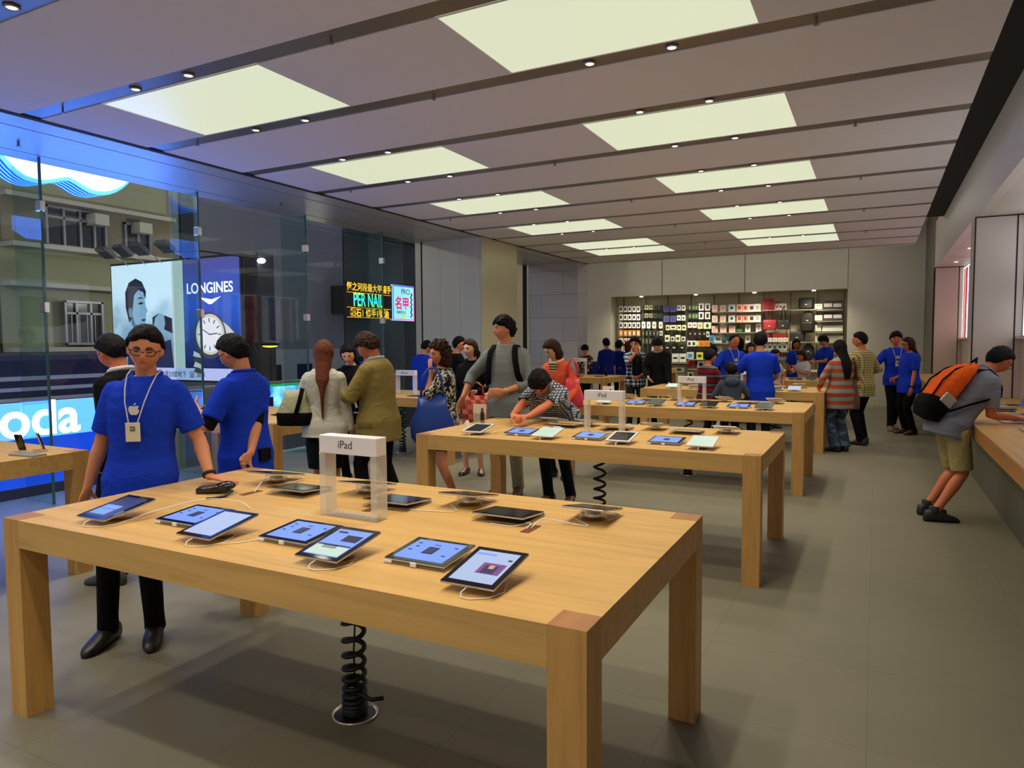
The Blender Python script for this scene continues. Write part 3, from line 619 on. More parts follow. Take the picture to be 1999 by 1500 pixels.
# ---------------------------------------------------------------- tablets
BEZ, BEZW = mat('black glass bezel', (.006, .006, .008), .08, spec=.6), mat('white bezel', (.72, .74, .72), .2)
ALU = mat('tablet aluminium', (.62, .61, .58), .3, .9)
CAB = mat('white cable', (.82, .80, .70), .5)
SCB, SCI, SCG, SCD, SCK = (emis('screen periwinkle', srgb((112, 148, 232)), .85), mat('screen icon', srgb((30, 36, 80)), .4), emis('screen pale grey', srgb((172, 190, 225)), .75), emis('screen pale green', srgb((190, 215, 196)), .8), mat('screen dark', (.012, .016, .02), .12))
SCN = emis('screen navy', srgb((38, 52, 110)), .5)
def tablet(kind, screen, white=False, turn=0, loc=(0, 0, 0), lab='', grp=None, side=1, small=False):
    """kind 'wedge': portrait tablet tilted on a round clear stand; 'flat': landscape tablet in a clear tray"""
    t = thing('tablet', lab, 'tablet', loc, turn, grp)
    bz = BEZW if white else BEZ
    if kind == 'wedge':
        w, d, ti = .186/2, .241/2, math.radians(10); c = Vector((0, 0, .047))
    else:
        w, d, ti = .241/2, .186/2+.01, math.radians(5); c = Vector((0, 0, .024))
    ax, ay = Vector((1, 0, 0)), Vector((0, math.cos(ti), math.sin(ti))); az = ax.cross(ay)
    MB().obox(c, ax, ay, az, w, d, .0040, .003).build('back_shell', ALU, t)
    MB().obox(c+az*.0046, ax, ay, az, w-.001, d-.001, .0008).build('glass_front', bz, t)
    q = c+az*.0056
    sw, sd = (w-.018, d-.022) if kind == 'wedge' else (w-.022, d-.019)
    s = MB().obox(q, ax, ay, az, sw, sd, .0004).build('screen', {'blue': SCB, 'grey': SCG, 'green': SCD, 'dark': SCK, 'half': SCN, 'page': SCG, 'photo': SCG, 'news': SCB}[screen], t)
    P = lambda x, y, hw, hd, nme, mm: MB().obox(q+ax*x+ay*y+az*.0006, ax, ay, az, hw, hd, .0003).build(nme, mm, s)
    if screen == 'blue' and not small:
        P(0, 0, .022, .030, 'tablet_picture', SCI); MB().obox(q+az*.0012, ax, ay, az, .017, .024, .0003).build('picture_glow', SCN, s)
        for (x, y) in ((-.075, .052), (-.068, .022), (-.078, -.012), (.078, .045), (.07, -.03)): P(x, y, .007, .004, 'icon', SCI)
        text('heading', 'iPad', .016, q+ay*.045+az*.001, ax, ay, SCI, s, ext=.0002)
    elif screen == 'blue': P(0, 0, .022, .030, 'tablet_picture', SCI)
    elif screen == 'half':
        P(-.02, -.035, .05, .045, 'lit_window', SCB); P(-.02, -.028, .05, .003, 'dark_line', SCI)
    elif screen == 'news':
        P(0, -.062, .072, .032, 'pale_block', SCD); P(.03, .035, .034, .024, 'dark_picture', SCI); P(-.04, .075, .02, .006, 'heading_bar', SCI); P(0, -.022, .07, .004, 'blue_line', SCI); P(-.01, -.036, .03, .01, 'dark_bar', SCI)
    elif screen == 'photo':
        P(-.035, .075, .035, .006, 'blue_bar', SCB); P(.025, -.012, .040, .034, 'purple_picture', emis('purple picture', srgb((130, 70, 150)), .6))
        MB().obox(q+ax*.022-ay*.018+az*.0014, ax, ay, az, .022, .024, .0003).build('dark_figure', SCI, s)
        MB().obox(q+ax*.024-ay*.004+az*.0020, ax, ay, az, .009, .011, .0003).build('pale_face', mat('picture face', srgb((200, 150, 130)), .6), s)
        P(.06, .052, .007, .005, 'button', SCI)
    elif screen == 'green' and not small: P(-.03, .05, .022, .003, 'drawn_line', SCI)
    if kind == 'wedge':
        m = MB(); R = []
        for z in (0, .004, .034, .040):
            r = .058 if z in (.004, .034) else .054
            R.append([(r*math.cos(2*PI*i/28), r*math.sin(2*PI*i/28)-.0, z if z < .03 else z+.17*(r*math.sin(2*PI*i/28))-.0045) for i in range(28)])
        m.rings(R).build('clear_stand', ACR, t, True)
        MB().cyl((0, 0, .016), .034, .024, 20).build('stand_core', CHROME, t, True)
        y0 = -.121*math.cos(ti)
        MB().tube([(0, y0+.002, .022), (-.006, y0-.02, .014), (.0, y0-.03, .004), (.03, y0-.032, .003), (.075*side, y0+.0, .003), (.095*side, y0+.06, .003), (.07*side, y0+.13, .003)], .0022, 6).build('cable', CAB, t, True)
    else:
        MB().box(-.125, .125, -.105, .105, .0, .013, .003).build('clear_tray', ACR, t)
        MB().box(-.012, .012, -.108, -.100, .002, .017, .002).build('clip', WHITEP, t)
        MB().box(-.123, -.09, -.106, -.10, .002, .013, .002).build('corner_pad', WHITEP, t)
    return t
GF, GB_ = 'tablets along the front edge of the tables', 'tablets along the far edge of the tables'
WX = (-2.885, -2.26, -1.655, -1.065); FX = (-2.545, -1.95, -1.355)
fr1 = ['half', 'page', 'news', 'photo']
l1 = ['tilted tablet with a dark blue split screen, nearest the man in the blue shirt', 'tilted tablet with a plain pale blue screen in front of a flat one', 'tilted tablet with a web page on screen, below the clear sign', 'tilted tablet with a purple photo on screen, nearest the camera']
f1 = ['flat tablet in a clear tray half hidden behind the pale tilted tablet', 'flat tablet with blue tablet picture in front of the clear sign', 'flat tablet with blue tablet picture, rightmost on the nearest table']
for x, s_, l_ in zip(WX, fr1, l1): tablet('wedge', s_, False, 0, (x, 1.875, TH), l_, GF)
for x, l_ in zip(FX, f1): tablet('flat', 'blue', False, 0, (x, 2.0, TH), l_, GF)
B1 = ['far-side tilted tablet beside the man\'s hand', 'far-side tilted tablet seen through the clear sign', 'far-side tilted tablet at the middle of the nearest table', 'far-side tilted tablet nearest the right end of the nearest table']
B2 = ['far-side flat tablet left of the clear sign', 'far-side flat tablet with blue screen right of the clear sign', 'far-side flat tablet on a thick clear block by the right cable slot']
for x, l_ in zip((-2.875, -2.25, -1.66, -1.05), B1): tablet('wedge', 'dark', False, PI, (x, 2.77, TH), l_, GB_, -1)
for x, l_ in zip((-2.56, -1.955, -1.375), B2): tablet('flat', 'dark', False, PI, (x, 2.62, TH), l_, GB_)
seqs = {1: (['dark', 'green', 'dark', 'green'], [1, 1, 1, 1]), 2: (['green', 'dark', 'dark', 'dark'], [1, 0, 0, 0]), 3: (['green', 'half', 'green', 'grey'], [1, 0, 1, 1]), 4: (['dark']*4, [0]*4)}
od = ['', 'second', 'third', 'fourth', 'fifth']; pos4 = ['leftmost', 'second from the left', 'third from the left', 'rightmost']; pos3 = ['left', 'middle', 'right']
for k in (1, 2, 3, 4):
    y = YT[k]
    for i, x in enumerate(WX): tablet('wedge', seqs[k][0][i], seqs[k][1][i], 0, (x, y+.21, TH), '%s tilted tablet, %s screen, front of the %s table, %s' % ('white' if seqs[k][1][i] else 'black', seqs[k][0][i].replace('half', 'blue'), od[k], pos4[i]), GF, small=True)
    for i, x in enumerate(FX): tablet('flat', 'blue' if k < 3 else 'dark', k == 3, 0, (x, y+.335, TH), 'flat tablet in a tray on the front edge of the %s table, %s of three' % (od[k], pos3[i]), GF, small=True)
    if k < 4:
        for i, x in enumerate(WX):
            if k == 1 and i == 0: x = -2.60
            tablet('wedge', 'dark', True, PI, (x, y+1.10, TH), 'tilted tablet facing away on the far edge of the %s table, %s' % (od[k], pos4[i]), GB_, small=True)
        for i, x in enumerate(FX): tablet('flat', 'dark', True, PI, (x+(0 if (k, i) != (1, 0) else .12), y+.955, TH), 'flat tablet facing away on the far edge of the %s table, %s of three' % (od[k], pos3[i]), GB_, small=True)
# cables across the nearest table
def cable(pts, lab, r=.0022):
    P = [Vector(p) for p in pts]; Q = []
    for i in range(len(P)-1):
        a, b, c, d = P[max(i-1, 0)], P[i], P[i+1], P[min(i+2, len(P)-1)]
        for j in range(6):
            u = j/6; Q.append(.5*((2*b)+(c-a)*u+(2*a-5*b+4*c-d)*u*u+(3*b-a-3*c+d)*u**3))
    Q.append(P[-1]); return tag(MB().tube(Q, r, 6).build('charging_cable', CAB, smooth=True), lab, 'cable', 'white charging cables')
z = TH+.003
cable([(-2.80, 1.87, z), (-2.74, 1.95, z+.03), (-2.68, 2.15, z+.045), (-2.60, 2.27, z+.02), (-2.50, 2.25, z)], 'white charging cable arching from the leftmost tilted tablet')
cable([(-2.16, 1.80, z), (-2.10, 1.86, z), (-2.04, 2.02, z), (-1.96, 2.13, z), (-1.80, 2.17, z)], 'white charging cable running from the pale tilted tablet under a flat one')
cable([(-2.99, 2.80, z), (-2.86, 2.66, z+.02), (-2.80, 2.58, z+.02), (-2.77, 2.52, z-.002)], 'white charging cable dropping into the left cable slot')
cable([(-1.73, 2.72, z), (-1.64, 2.62, z), (-1.76, 2.57, z), (-1.92, 2.55, z), (-2.0, 2.50, z-.002)], 'white charging cable dropping into the middle cable slot')
cable([(-1.12, 2.73, z), (-1.02, 2.64, z), (-1.12, 2.62, z+.01), (-1.2, 2.60, z+.02), (-1.22, 2.52, z-.002)], 'white charging cable dropping into the right cable slot')
cable([(-1.40, 2.50, z), (-1.30, 2.50, z), (-1.24, 2.55, z+.01), (-1.23, 2.50, z-.002)], 'short white cable in front of the thick clear block')
cable([(-2.80, 5.0, z), (-2.74, 5.12, z+.02), (-2.6, 5.2, z+.01), (-2.5, 5.12, z)], 'white charging cable beside the small brochure stand')
# acrylic product signs
def sign(x, y, w, txt, lab, zt=1.225, size=.048, band=.078):
    t = thing('product_sign', lab, 'sign', (x, y, TH), 0, 'clear product signs')
    h = zt-TH; d = .035
    MB().box(-w/2, -w/2+.032, -d, d, 0, h-band).box(w/2-.032, w/2, -d, d, 0, h-band).box(-w/2+.032, w/2-.032, -d, d, 0, .012).build('clear_frame', mat('cloudy clear acrylic', (.86, .85, .78), .08, alpha=.42), t)
    MB().box(-w/2, w/2, -d, d, h-band, h, .003).build('white_band', mat('frosted white acrylic', (.80, .78, .76), .35), t)
    if txt: text('lettering', txt, size, (-.01, -d-.0005, h-band*.66), (1, 0, 0), (0, 0, 1), mat('dark lettering', (.03, .03, .04), .5), t, ext=.0004)
sign(-1.985, 2.345, .31, 'iPad', 'clear product sign reading iPad on the nearest table')
sign(-1.96, 5.43, .33, 'iPad', 'clear product sign reading iPad on the second table')
sign(-1.96, 8.5, .33, 'iPad', 'clear product sign reading iPad on the third table', 1.20, .05)
sign(-6.15, 8.5, .34, 'iPhone', 'product sign reading iPhone on the left row beside the blue-shirted worker', 1.22, .045)
sign(-5.9, 14.7, .34, 'iPhone', 'white product sign far at the back left', 1.26, .045)
sign(-1.75, 11.6, .30, '', 'white product sign behind the boy in the grey hood', 1.17)
sign(-1.95, 18.4, .42, 'iPod', 'white product sign at the back above the seated girl', 1.22, .05)
# payment terminal
t = thing('card_terminal', 'black handheld card reader lying on the nearest table', 'card reader', (-2.945, 2.43, TH), math.radians(25))
MB().obox((0, 0, .022), (1, 0, .12), (0, 1, 0), (-.12, 0, 1), .085, .042, .017, .012).build('body', mat('glossy black plastic', (.012, .011, .010), .15), t, True)
MB().ell((.055, 0, .036), (.05, .046, .022)).build('printer_hump', mat('glossy black plastic', (.01, .01, .01), .15), t, True)
k_ = MB()
for i in range(4):
    for j in range(3): k_.box(-.072+i*.018, -.06+i*.018, -.024+j*.018, -.012+j*.018, .028, .0345)
k_.build('keys', mat('dark grey keys', (.05, .05, .05), .5), t)
MB().tube([(.07, -.03, .02), (.11, -.05, .02), (.10, -.11, .006), (.06, -.15, .004), (.03, -.16, .004)], .007, 8).build('cord', BLACKM, t, True)
# brochure stand on second table
t = thing('brochure_stand', 'clear brochure stand with a small picture card on the second table', 'brochure', (-3.13, 5.42, TH))
MB().box(-.065, .065, -.004, .004, 0, .2).build('card', mat('cream card', srgb((215, 208, 185)), .6), t)
MB().box(.01, .05, -.006, -.004, .02, .1).ell((.03, -.005, .15), (.012, .002, .018)).box(.012, .048, -.0065, -.004, .1, .135).build('card_picture', mat('brown picture', srgb((70, 40, 35)), .6), t)
MB().box(-.075, .075, -.012, -.009, 0, .12).box(-.075, .075, -.012, .05, 0, .003).build('clear_holder', ACR, t)
tag(MB().poly([(-3.30, 5.40, TH), (-3.22, 5.36, TH), (-3.26, 5.40, TH+.05)], (.01, .03, 0)).build('folded_card', mat('cream card', srgb((215, 208, 185)), .6)), 'small folded cream card beside the brochure stand', 'card')
t = thing('brochure_stand', 'white brochure card standing on the third table beside the far sign', 'brochure', (-3.0, 8.45, TH))
MB().box(-.075, .075, -.004, .004, 0, .19).build('card', WHITEP, t); MB().box(.02, .045, -.006, -.004, .02, .15).build('card_picture', mat('brown picture', srgb((70, 40, 35)), .6), t)
# left table goods
t = thing('headphones', 'dark headphones on a stand on the blue-lit table', 'headphones', (-5.46, 2.62, TH))
MB().tube([(.085*math.cos(a), 0, .10+.095*math.sin(a)) for a in [PI*i/14 for i in range(15)]], .007, 8).build('headband', mat('navy plastic', (.01, .015, .06), .3), t, True)
for s_ in (-1, 1): MB().cyl((s_*.085, 0, .06), .038, .03, 20, axis='X').build('ear_cup', mat('navy plastic', (.01, .015, .06), .3), t, True)
MB().cyl((0, 0, .006), .05, .012, 20).build('stand_base', ACR, t)
for i, (x, y, a) in enumerate(((-5.26, 2.74, .25), (-5.20, 2.84, -.3))):
    t = thing('phone_stand', 'dark phone upright on a clear stand on the blue-lit table, %s of two' % ('left', 'right')[i], 'phone', (x, y, TH), a)
    MB().obox((0, 0, .075), (1, 0, 0), (0, 1, .3), (0, -.3, 1), .03, .005, .058, .002).build('phone', BEZ, t); MB().box(-.04, .04, -.05, .04, 0, .014, .003).build('clear_base', ACR, t)
t = tag(MB().obox((-5.10, 2.70, TH+.006), (1, .1, 0), (-.1, 1, 0), (0, 0, 1), .12, .05, .006, .002).build('label_plate', mat('grey label plate', (.25, .25, .27), .4)), 'flat grey plate on the blue-lit table beside the phone stands', 'plate')
tag(MB().box(-5.30, -5.24, 2.5, 2.56, TH, TH+.01, .003).build('earphone_case', WHITEP), 'small white case on the blue-lit table', 'case')
for i, (x, y) in enumerate(((-6.95, 5.62), (-5.55, 5.4), (-6.4, 5.1), (-5.75, 8.15), (-6.6, 8.1), (-5.3, 14.35), (-5.75, 14.3), (-6.2, 14.35))):
    t = thing('display_phone', ['dark tablet lying on the left-row table near the phone user\'s hand', 'dark phone on its stand on the left-row table by the man in blue', 'dark phone at the middle of the left-row second table', 'dark tablet on the left-row third table near the blue tote', 'phone on the left-row third table behind the blazer', 'dark phone on the last left-row table, rightmost', 'dark phone on the last left-row table, middle', 'dark phone on the last left-row table, leftmost'][i], 'phone', (x, y, TH), 0, 'phones on the left-row tables')
    w = .09 if i in (0, 3, 5, 6) else .035
    MB().box(-w, w, -.08, .08, .008, .016, .003).build('glass', BEZ, t); MB().box(-w*.7, w*.7, -.06, .06, 0, .008, .002).build('base', ACR, t)
for i, (x, y, z1) in enumerate(((-5.52, 8.3, .13), (-5.45, 5.55, .10), (-5.2, 14.5, .16))):
    t = thing('phone_stand', 'upright dark phone on a stand, %s left-row table' % ('third', 'second', 'last')[i], 'phone', (x, y, TH))
    MB().obox((0, 0, z1*.55), (1, 0, 0), (0, 1, .2), (0, -.2, 1), .028, .005, z1*.5, .002).build('phone', BEZ, t); MB().box(-.03, .03, -.03, .03, 0, .012).build('clear_base', ACR, t)
# laptops on the counter
def laptop(x, y, rz, lab, open_=True, sc=None, s=1):
    t = thing('laptop', lab, 'laptop', (x, y, TH+.001), rz, 'laptops on the wall counter')
    MB().box(-.16*s, .16*s, -.11*s, .11*s, 0, .014, .003).build('base', ALU, t)
    MB().box(-.14*s, .14*s, -.02*s, .09*s, .014, .0155).build('keyboard', mat('dark keys', (.015, .015, .018), .5), t)
    if open_:
        l = MB().obox((0, .11*s+.045*s, .10*s), (1, 0, 0), (0, .38, .92), (0, -.92, .38), .16*s, .105*s, .003, .002).build('lid', ALU, t)
        MB().obox((0, .11*s+.041*s, .1015*s), (1, 0, 0), (0, .38, .92), (0, -.92, .38), .15*s, .098*s, .0024).build('screen', sc or SCN, l)
    return t
laptop(1.34, 9.55, -PI/2, 'open laptop with a dark blue screen the young man is looking at', True, SCN)
laptop(1.30, 8.35, -PI/2, 'open laptop on the counter at the right edge of the picture', True, SCK)
laptop(1.12, 7.75, -PI/2, 'thin silver laptop nearest the viewer on the counter', True, SCK)
laptop(1.18, 6.95, -PI/2, 'silver laptop partly cut off at the right edge', True, SCK)
laptop(1.25, 13.3, -PI/2, 'laptop at the far end of the counter behind the orange backpack', True, SCK)
for x, y in ((1.2, 8.85), (1.25, 9.1)): tag(MB().box(x-.09, x+.09, y-.06, y+.06, TH+.001, TH+.012, .003).build('tablet', SCK), 'dark thin tablet lying on the counter under the young man\'s hand, %s' % ('near' if y < 9 else 'far'), 'tablet')
tag(MB().cyl((1.40, 11.8, TH+.07), .055, .14, 20).ell((1.40, 11.8, TH+.14), (.055, .055, .03)).build('speaker', mat('black mesh', (.012, .012, .012), .7)), 'small round black speaker on the far part of the counter', 'speaker')
# upper lights at the back of the shop
for i, x in enumerate((-6.6, -4.9, -3.2, -1.6)):
    t = thing('spotlight', 'small bright downlight along the top of the shelf alcove, %s' % ('leftmost', 'second from the left', 'third from the left', 'rightmost')[i], 'spotlight', (x, 21.55, 3.03), 0, 'alcove downlights')
    MB().cyl((0, .1, 0), .05, .02, 14).build('lens', emis('alcove lens', (1, .95, .85), 4), t)
    l = bpy.data.lights.new('alcove_lamp', 'SPOT'); l.energy = 110; l.spot_size = math.radians(150); l.spot_blend = 1; l.shadow_soft_size = .1; l.color = (1, .9, .68)
    o = bpy.data.objects.new('alcove_lamp', l); COL.objects.link(o); o.parent = t; o.location = (0, -.55, -.0)
for i, x in enumerate((-6.8, -4.8, -2.8, -.8)):  # glowing panels added out of view to brighten the back area
    t = thing('ceiling_light', 'unseen square light added over the back of the shop', 'ceiling light', (x, 18.6, 4.68), 0, 'added back area lights')
    MB().box(-.5, .5, -.3, .3, -.01, .0).build('diffuser', emis('added back light', (.86, .84, .68), 6.0), t)
# ================================================================ people
FWH = Vector((-math.sin(yw), math.cos(yw), 0)); RTH = Vector((math.cos(yw), math.sin(yw), 0))
SKIN = mat('skin', srgb((214, 140, 98)), .5, bump=.05, bscale=80, spec=.3)
SKINP = mat('pale skin', srgb((230, 172, 138)), .5, spec=.3)
SKINR = mat('warm skin', srgb((206, 118, 78)), .5, spec=.3)
HAIRB = mat('black hair', (.006, .005, .006), .6, bump=1, bscale=70, spec=.12)
HAIRD = mat('dark brown hair', (.035, .013, .007), .6, bump=1, bscale=70, spec=.15)
HAIRR = mat('auburn hair', srgb((100, 50, 26)), .6, bump=1, bscale=70, spec=.15)
LIP = mat('lips', srgb((176, 92, 74)), .5); BROW = mat('brow', (.012, .009, .008), .7); EYE = mat('eye', (.02, .015, .012), .2)
def gs(x, z, x0, z0, sx, sz): return math.exp(-((x-x0)/sx)**2-((z-z0)/sz)**2)
def headpt(nx, ny, nz, k=1.0, female=False):
    """surface point of a head about its centre for a unit direction: x right, y front, z up"""
    x, y, z = .080*nx, .100*ny, .118*nz
    if nz < 0:
        t = -nz; x *= 1-(.34 if not female else .42)*t**1.7
        if ny < 0: y *= 1-.35*t
        else: y *= 1-.10*t
    if ny > 0:
        y += .021*gs(x, z, 0, -.030, .012, .014)+.011*gs(x, z, 0, -.008, .009, .024)
        y += .006*gs(x, z, 0, -.062, .020, .008)+.008*gs(x, z, 0, -.098, .022, .014)-.003*gs(x, z, 0, -.078, .02, .006)
        for s in (-1, 1): y += -.009*gs(x, z, s*.030, -.002, .015, .009)+.004*gs(x, z, s*.030, .016, .020, .006)+.005*gs(x, z, s*.042, -.032, .018, .018)
    return Vector((x, y, z))*k
def sphere_grid(f, nu=36, nv=28):
    R = []
    for j in range(1, nv):
        th = PI*j/nv; R.append([f(math.sin(th)*math.sin(2*PI*i/nu), math.sin(th)*math.cos(2*PI*i/nu), math.cos(th)) for i in range(nu)])
    return R
def smooth_remesh(o, vox, it=4, disp=0):
    r = o.modifiers.new('remesh', 'REMESH'); r.mode = 'VOXEL'; r.voxel_size = vox; r.use_smooth_shade = True
    if it: s = o.modifiers.new('smooth', 'SMOOTH'); s.factor = .5; s.iterations = it
    return o
def oval(c, ax, ay, rx, ry, n=20, e=2.0):
    P = []
    for i in range(n):
        a = 2*PI*i/n; ca, sa = math.cos(a), math.sin(a)
        P.append(Vector(c)+Vector(ax)*rx*math.copysign(abs(ca)**(2/e), ca)+Vector(ay)*ry*math.copysign(abs(sa)**(2/e), sa))
    return P
def ik(a, b, l1, l2, pole):
    a, b = Vector(a), Vector(b); d = b-a; L = d.length
    if L > (l1+l2)*.999: b = a+d.normalized()*(l1+l2)*.999; d = b-a; L = d.length
    x = (l1*l1-l2*l2+L*L)/(2*L); h = math.sqrt(max(0, l1*l1-x*x)); n = d.normalized(); p = Vector(pole); p = (p-n*p.dot(n))
    p = p.normalized() if p.length > 1e-6 else n.orthogonal().normalized()
    return a+n*x+p*h, b
def hand(mb, w, d, pn, s, curl=.35, side=1, th=.9, spread=.0):
    """palm + five fingers. w wrist, d pointing direction, pn palm normal (curl direction)"""
    d = d.normalized(); pn = (pn-d*pn.dot(d)).normalized(); ac = d.cross(pn)*side
    pc = w+d*.05*s
    mb.rings([oval(w-d*.01*s, ac, pn, .024*s, .018*s), oval(w+d*.015*s, ac, pn, .029*s, .016*s), oval(w+d*.05*s, ac, pn, .040*s, .014*s), oval(w+d*.085*s, ac, pn, .040*s, .012*s), oval(w+d*.097*s, ac, pn, .034*s, .009*s)])
    for i, (o, L) in enumerate(((-.031, .066), (-.0105, .076), (.0105, .072), (.031, .056))):
        p = w+d*.088*s+ac*o*s; P = [p-d*.012*s, p]; a = 0; q = (d+ac*(o*5*(.35+spread))).normalized()
        for j, f in enumerate((.45, .32, .25)):
            a += curl*(.8+.12*i)*(1.15 if j else .8); P.append(P[-1]+(q*math.cos(a)+pn*math.sin(a))*L*f*s)
        mb.limb(P, [.0092*s, .0090*s, .0085*s, .0078*s, .0068*s], 8)
    p = w+d*.022*s-ac*.022*s; q = (d*.72-ac*th*.75+pn*.28).normalized()
    P = [p, p+q*.036*s, p+q*.036*s+(q+pn*curl*.7).normalized()*.03*s, p+q*.036*s+(q+pn*curl*.7).normalized()*.03*s+(q+d*.5+pn*curl).normalized()*.025*s]
    mb.limb(P, [.013*s, .0115*s, .0095*s, .008*s], 8)
def rotv(v, ax, a): return Matrix.Rotation(a, 3, ax) @ Vector(v)
def person(lab, u, dep, hd, ht=1.70, xy=None, lean=0, side=0, twist=0, head=(0, 0, 0), arms=None, feet=None, sleeve='short', top=None, bottom=None, bot='long', shoe=None,
           hair='short', hm=None, skin=None, female=False, vox=.011, glasses=False, lanyard=False, fat=1.0, neckline=.0, hem=.0, under=None, seat=None, collar=None, tail=.0, face=True, logo=False, cap=None, hands=None, group=None, pelv=(0, 0), watch=None, drop=0.0, skirt=.55, cuffm=None, jacket=None):
    hm = hm or HAIRB; skin = skin or SKIN; s = ht/1.72
    if xy: P0 = Vector((xy[0], xy[1], 0))
    else: k = Vector(r0)*((u-999.5)/1374.1)+FWH*1.0; P0 = k*dep; P0.z = 0
    a = math.radians(hd); f = FWH*math.cos(a)+RTH*math.sin(a)
    root = thing('person', lab, 'person', P0, math.atan2(f.y, f.x)-PI/2, group)
    X, Y_, Zv = Vector((1, 0, 0)), Vector((0, 1, 0)), Vector((0, 0, 1))     # local: x right, y front
    pel = Vector((pelv[0], pelv[1], (.930*s if seat is None else seat)-drop))
    la, sd, tw = math.radians(lean), math.radians(side), math.radians(twist)
    def sp(h, yo=0, xo=0):
        """point on the spine h metres above the pelvis; the lean grows along it"""
        n = 8; p = Vector((0, 0, 0)); L = h/n
        for i in range(n):
            q = la*min(1, (i+.6)/n*(h/.55)*1.0) if lean < 40 else la*min(1, .55+.5*(i+.5)/n)
            p += Vector((math.sin(sd)*L, math.sin(q)*L*math.cos(sd), math.cos(q)*L*math.cos(sd)))
        q = la*min(1, h/.5) if lean < 40 else la*min(1, .5+h)
        fr = Vector((0, math.cos(q), -math.sin(q))); rg = Vector((math.cos(tw*h/.5), 0, 0))+Vector((0, math.sin(tw*h/.5), 0))
        return pel+p+fr*yo+rg*xo, rg, fr, q
    F = fat; fw_ = .93 if female else 1.0
    SEC = [(-.10, .155, .115, 0), (-.02, .172*(1.03 if female else 1), .125, 0), (.08, .158*(.92 if female else 1), .115, .0), (.17, .150*(.86 if female else 1), .112, .006), (.28, .163*fw_, .118, .008), (.36, .172*fw_, .118, .004), (.43, .172*fw_, .106, -.004), (.475, .146*fw_, .092, -.010), (.505, .108*fw_, .078, -.013), (.528, .082, .068, -.012)]
    def torso(mb, off, h0=-.10, h1=.54, flare=0):
        R = []
        for h, w, d, yo in SEC:
            if h < h0-.001 or h > h1+.001: continue
            c, rg, fr, q = sp(h*s, yo*s); ff = 1+(F-1)*(1 if h < .3 else .5)
            fl = flare*max(0, (.10-h))*2
            R.append(oval(c, rg, fr, (w*ff+off+fl)*s, (d*ff*(1.06 if F > 1 else 1)+off+fl)*s, 24, 2.35))
        if h0 < -.10:
            c, rg, fr, q = sp(-.10*s); R.insert(0, oval(c+Vector((0, 0, (h0+.10)*s)), rg, fr, (.158*F+off+flare*.5)*s, (.118*F+off+flare*.5)*s, 24, 2.3))
        mb.rings(R)
    nb, rg, fr, q = sp(.525*s, -.010*s); up_ = rg.cross(fr).normalized()
    shw = (.153 if not female else .140)*s*(1+(F-1)*.5)
    SH = {sg: sp(.432*s, -.006*s, sg*shw)[0] for sg in (-1, 1)}
    # head frame
    hy, hp, hr = (math.radians(v) for v in head)
    hf = rotv(rotv(rotv(Y_, 'X', -hp), 'Z', hy), 'Z', tw*.9); hx = rotv(rotv(rotv(X, 'Y', hr), 'Z', hy), 'Z', tw*.9); hx = (hx-hf*hx.dot(hf)).normalized(); hz = hx.cross(hf)
    nk = (up_*.6+Zv*.4+fr*.18).normalized()
    hb = nb+nk*(.066*s); hc = hb+hz*.088*s+hf*.022*s
    HM = lambda v: hc+hx*v[0]+hf*v[1]+hz*v[2]
    hs = s*1.0 if ht > 1.5 else 1.72/1.72*max(.88, s)
    # arms
    l1, l2 = .285*s, .25*s; J = {}
    arms = arms or {}
    for sg in (-1, 1):
        A = arms.get(sg, {})
        tgt = A.get('w', (sg*.26, .04, .80*1.0))
        if A.get('rel'): tg = SH[sg]+Vector(tgt)*s
        else: tg = Vector((tgt[0], tgt[1], tgt[2]))*s if not A.get('abs') else Vector(tgt)
        el, wr = ik(SH[sg], tg, l1, l2, A.get('p', (sg*.25, -1, -.2)))
        d = Vector(A['d']) if 'd' in A else (wr-el).normalized(); pn = Vector(A['n']) if 'n' in A else Vector((-sg, .25, 0))
        J[sg] = (el, wr, d, pn, A.get('c', .35), A.get('sp', 0))
    # legs
    ft = feet or ((-.10, 0), (.10, 0)); LG = {}
    for sg, fp in zip((-1, 1), ft):
        hip = pel+Vector((sg*.088*s*F, 0, -.03*s)); z = fp[2] if len(fp) > 2 and fp[2] is not None else .075
        ank = Vector((fp[0]*s, fp[1]*s-.03, z)); kn, an = ik(hip, ank, .43*s, .425*s, fp[4] if len(fp) > 4 else (0, 1, 0))
        LG[sg] = (hip, kn, an, math.radians(fp[3]) if len(fp) > 3 and fp[3] is not None else sg*.2)
    # ---- body: one continuous skin
    b = MB(); torso(b, -.012)
    b.limb([nb-nk*.05*s, nb+nk*.02*s, hb+nk*.02*s, hb+hz*.05*s], [.062*s, .054*s, .052*s, .054*s], 16)
    b.rings(sphere_grid(lambda x, y, z: HM(headpt(x, y, z, hs, female))))
    for sg in (-1, 1): b.ell(HM((sg*.081*hs, -.008, -.010)), (.011*hs, .019*hs, .031*hs), 12, Matrix((hx, hf, hz)).transposed())
    for sg in (-1, 1):
        el, wr, d, pn, cu, spd = J[sg]; sh = SH[sg]; thin = .86 if female else 1.0
        b.limb([sh+(el-sh)*.10, sh+(el-sh)*.3, sh+(el-sh)*.75, el, el+(wr-el)*.25, el+(wr-el)*.65, wr], [v*s*thin for v in (.046, .047, .040, .037, .040, .031, .024)], 14)
        hand(b, wr, d, pn, s*(.92 if female else 1)*(1.0 if vox < .009 else 1.12), cu, sg if True else 1, spread=spd)
        hip, kn, an, ty = LG[sg]
        b.limb([hip, hip+(kn-hip)*.4, kn, kn+(an-kn)*.3, kn+(an-kn)*.75, an], [v*s for v in (.085, .072, .052, .053, .037, .034)], 14)
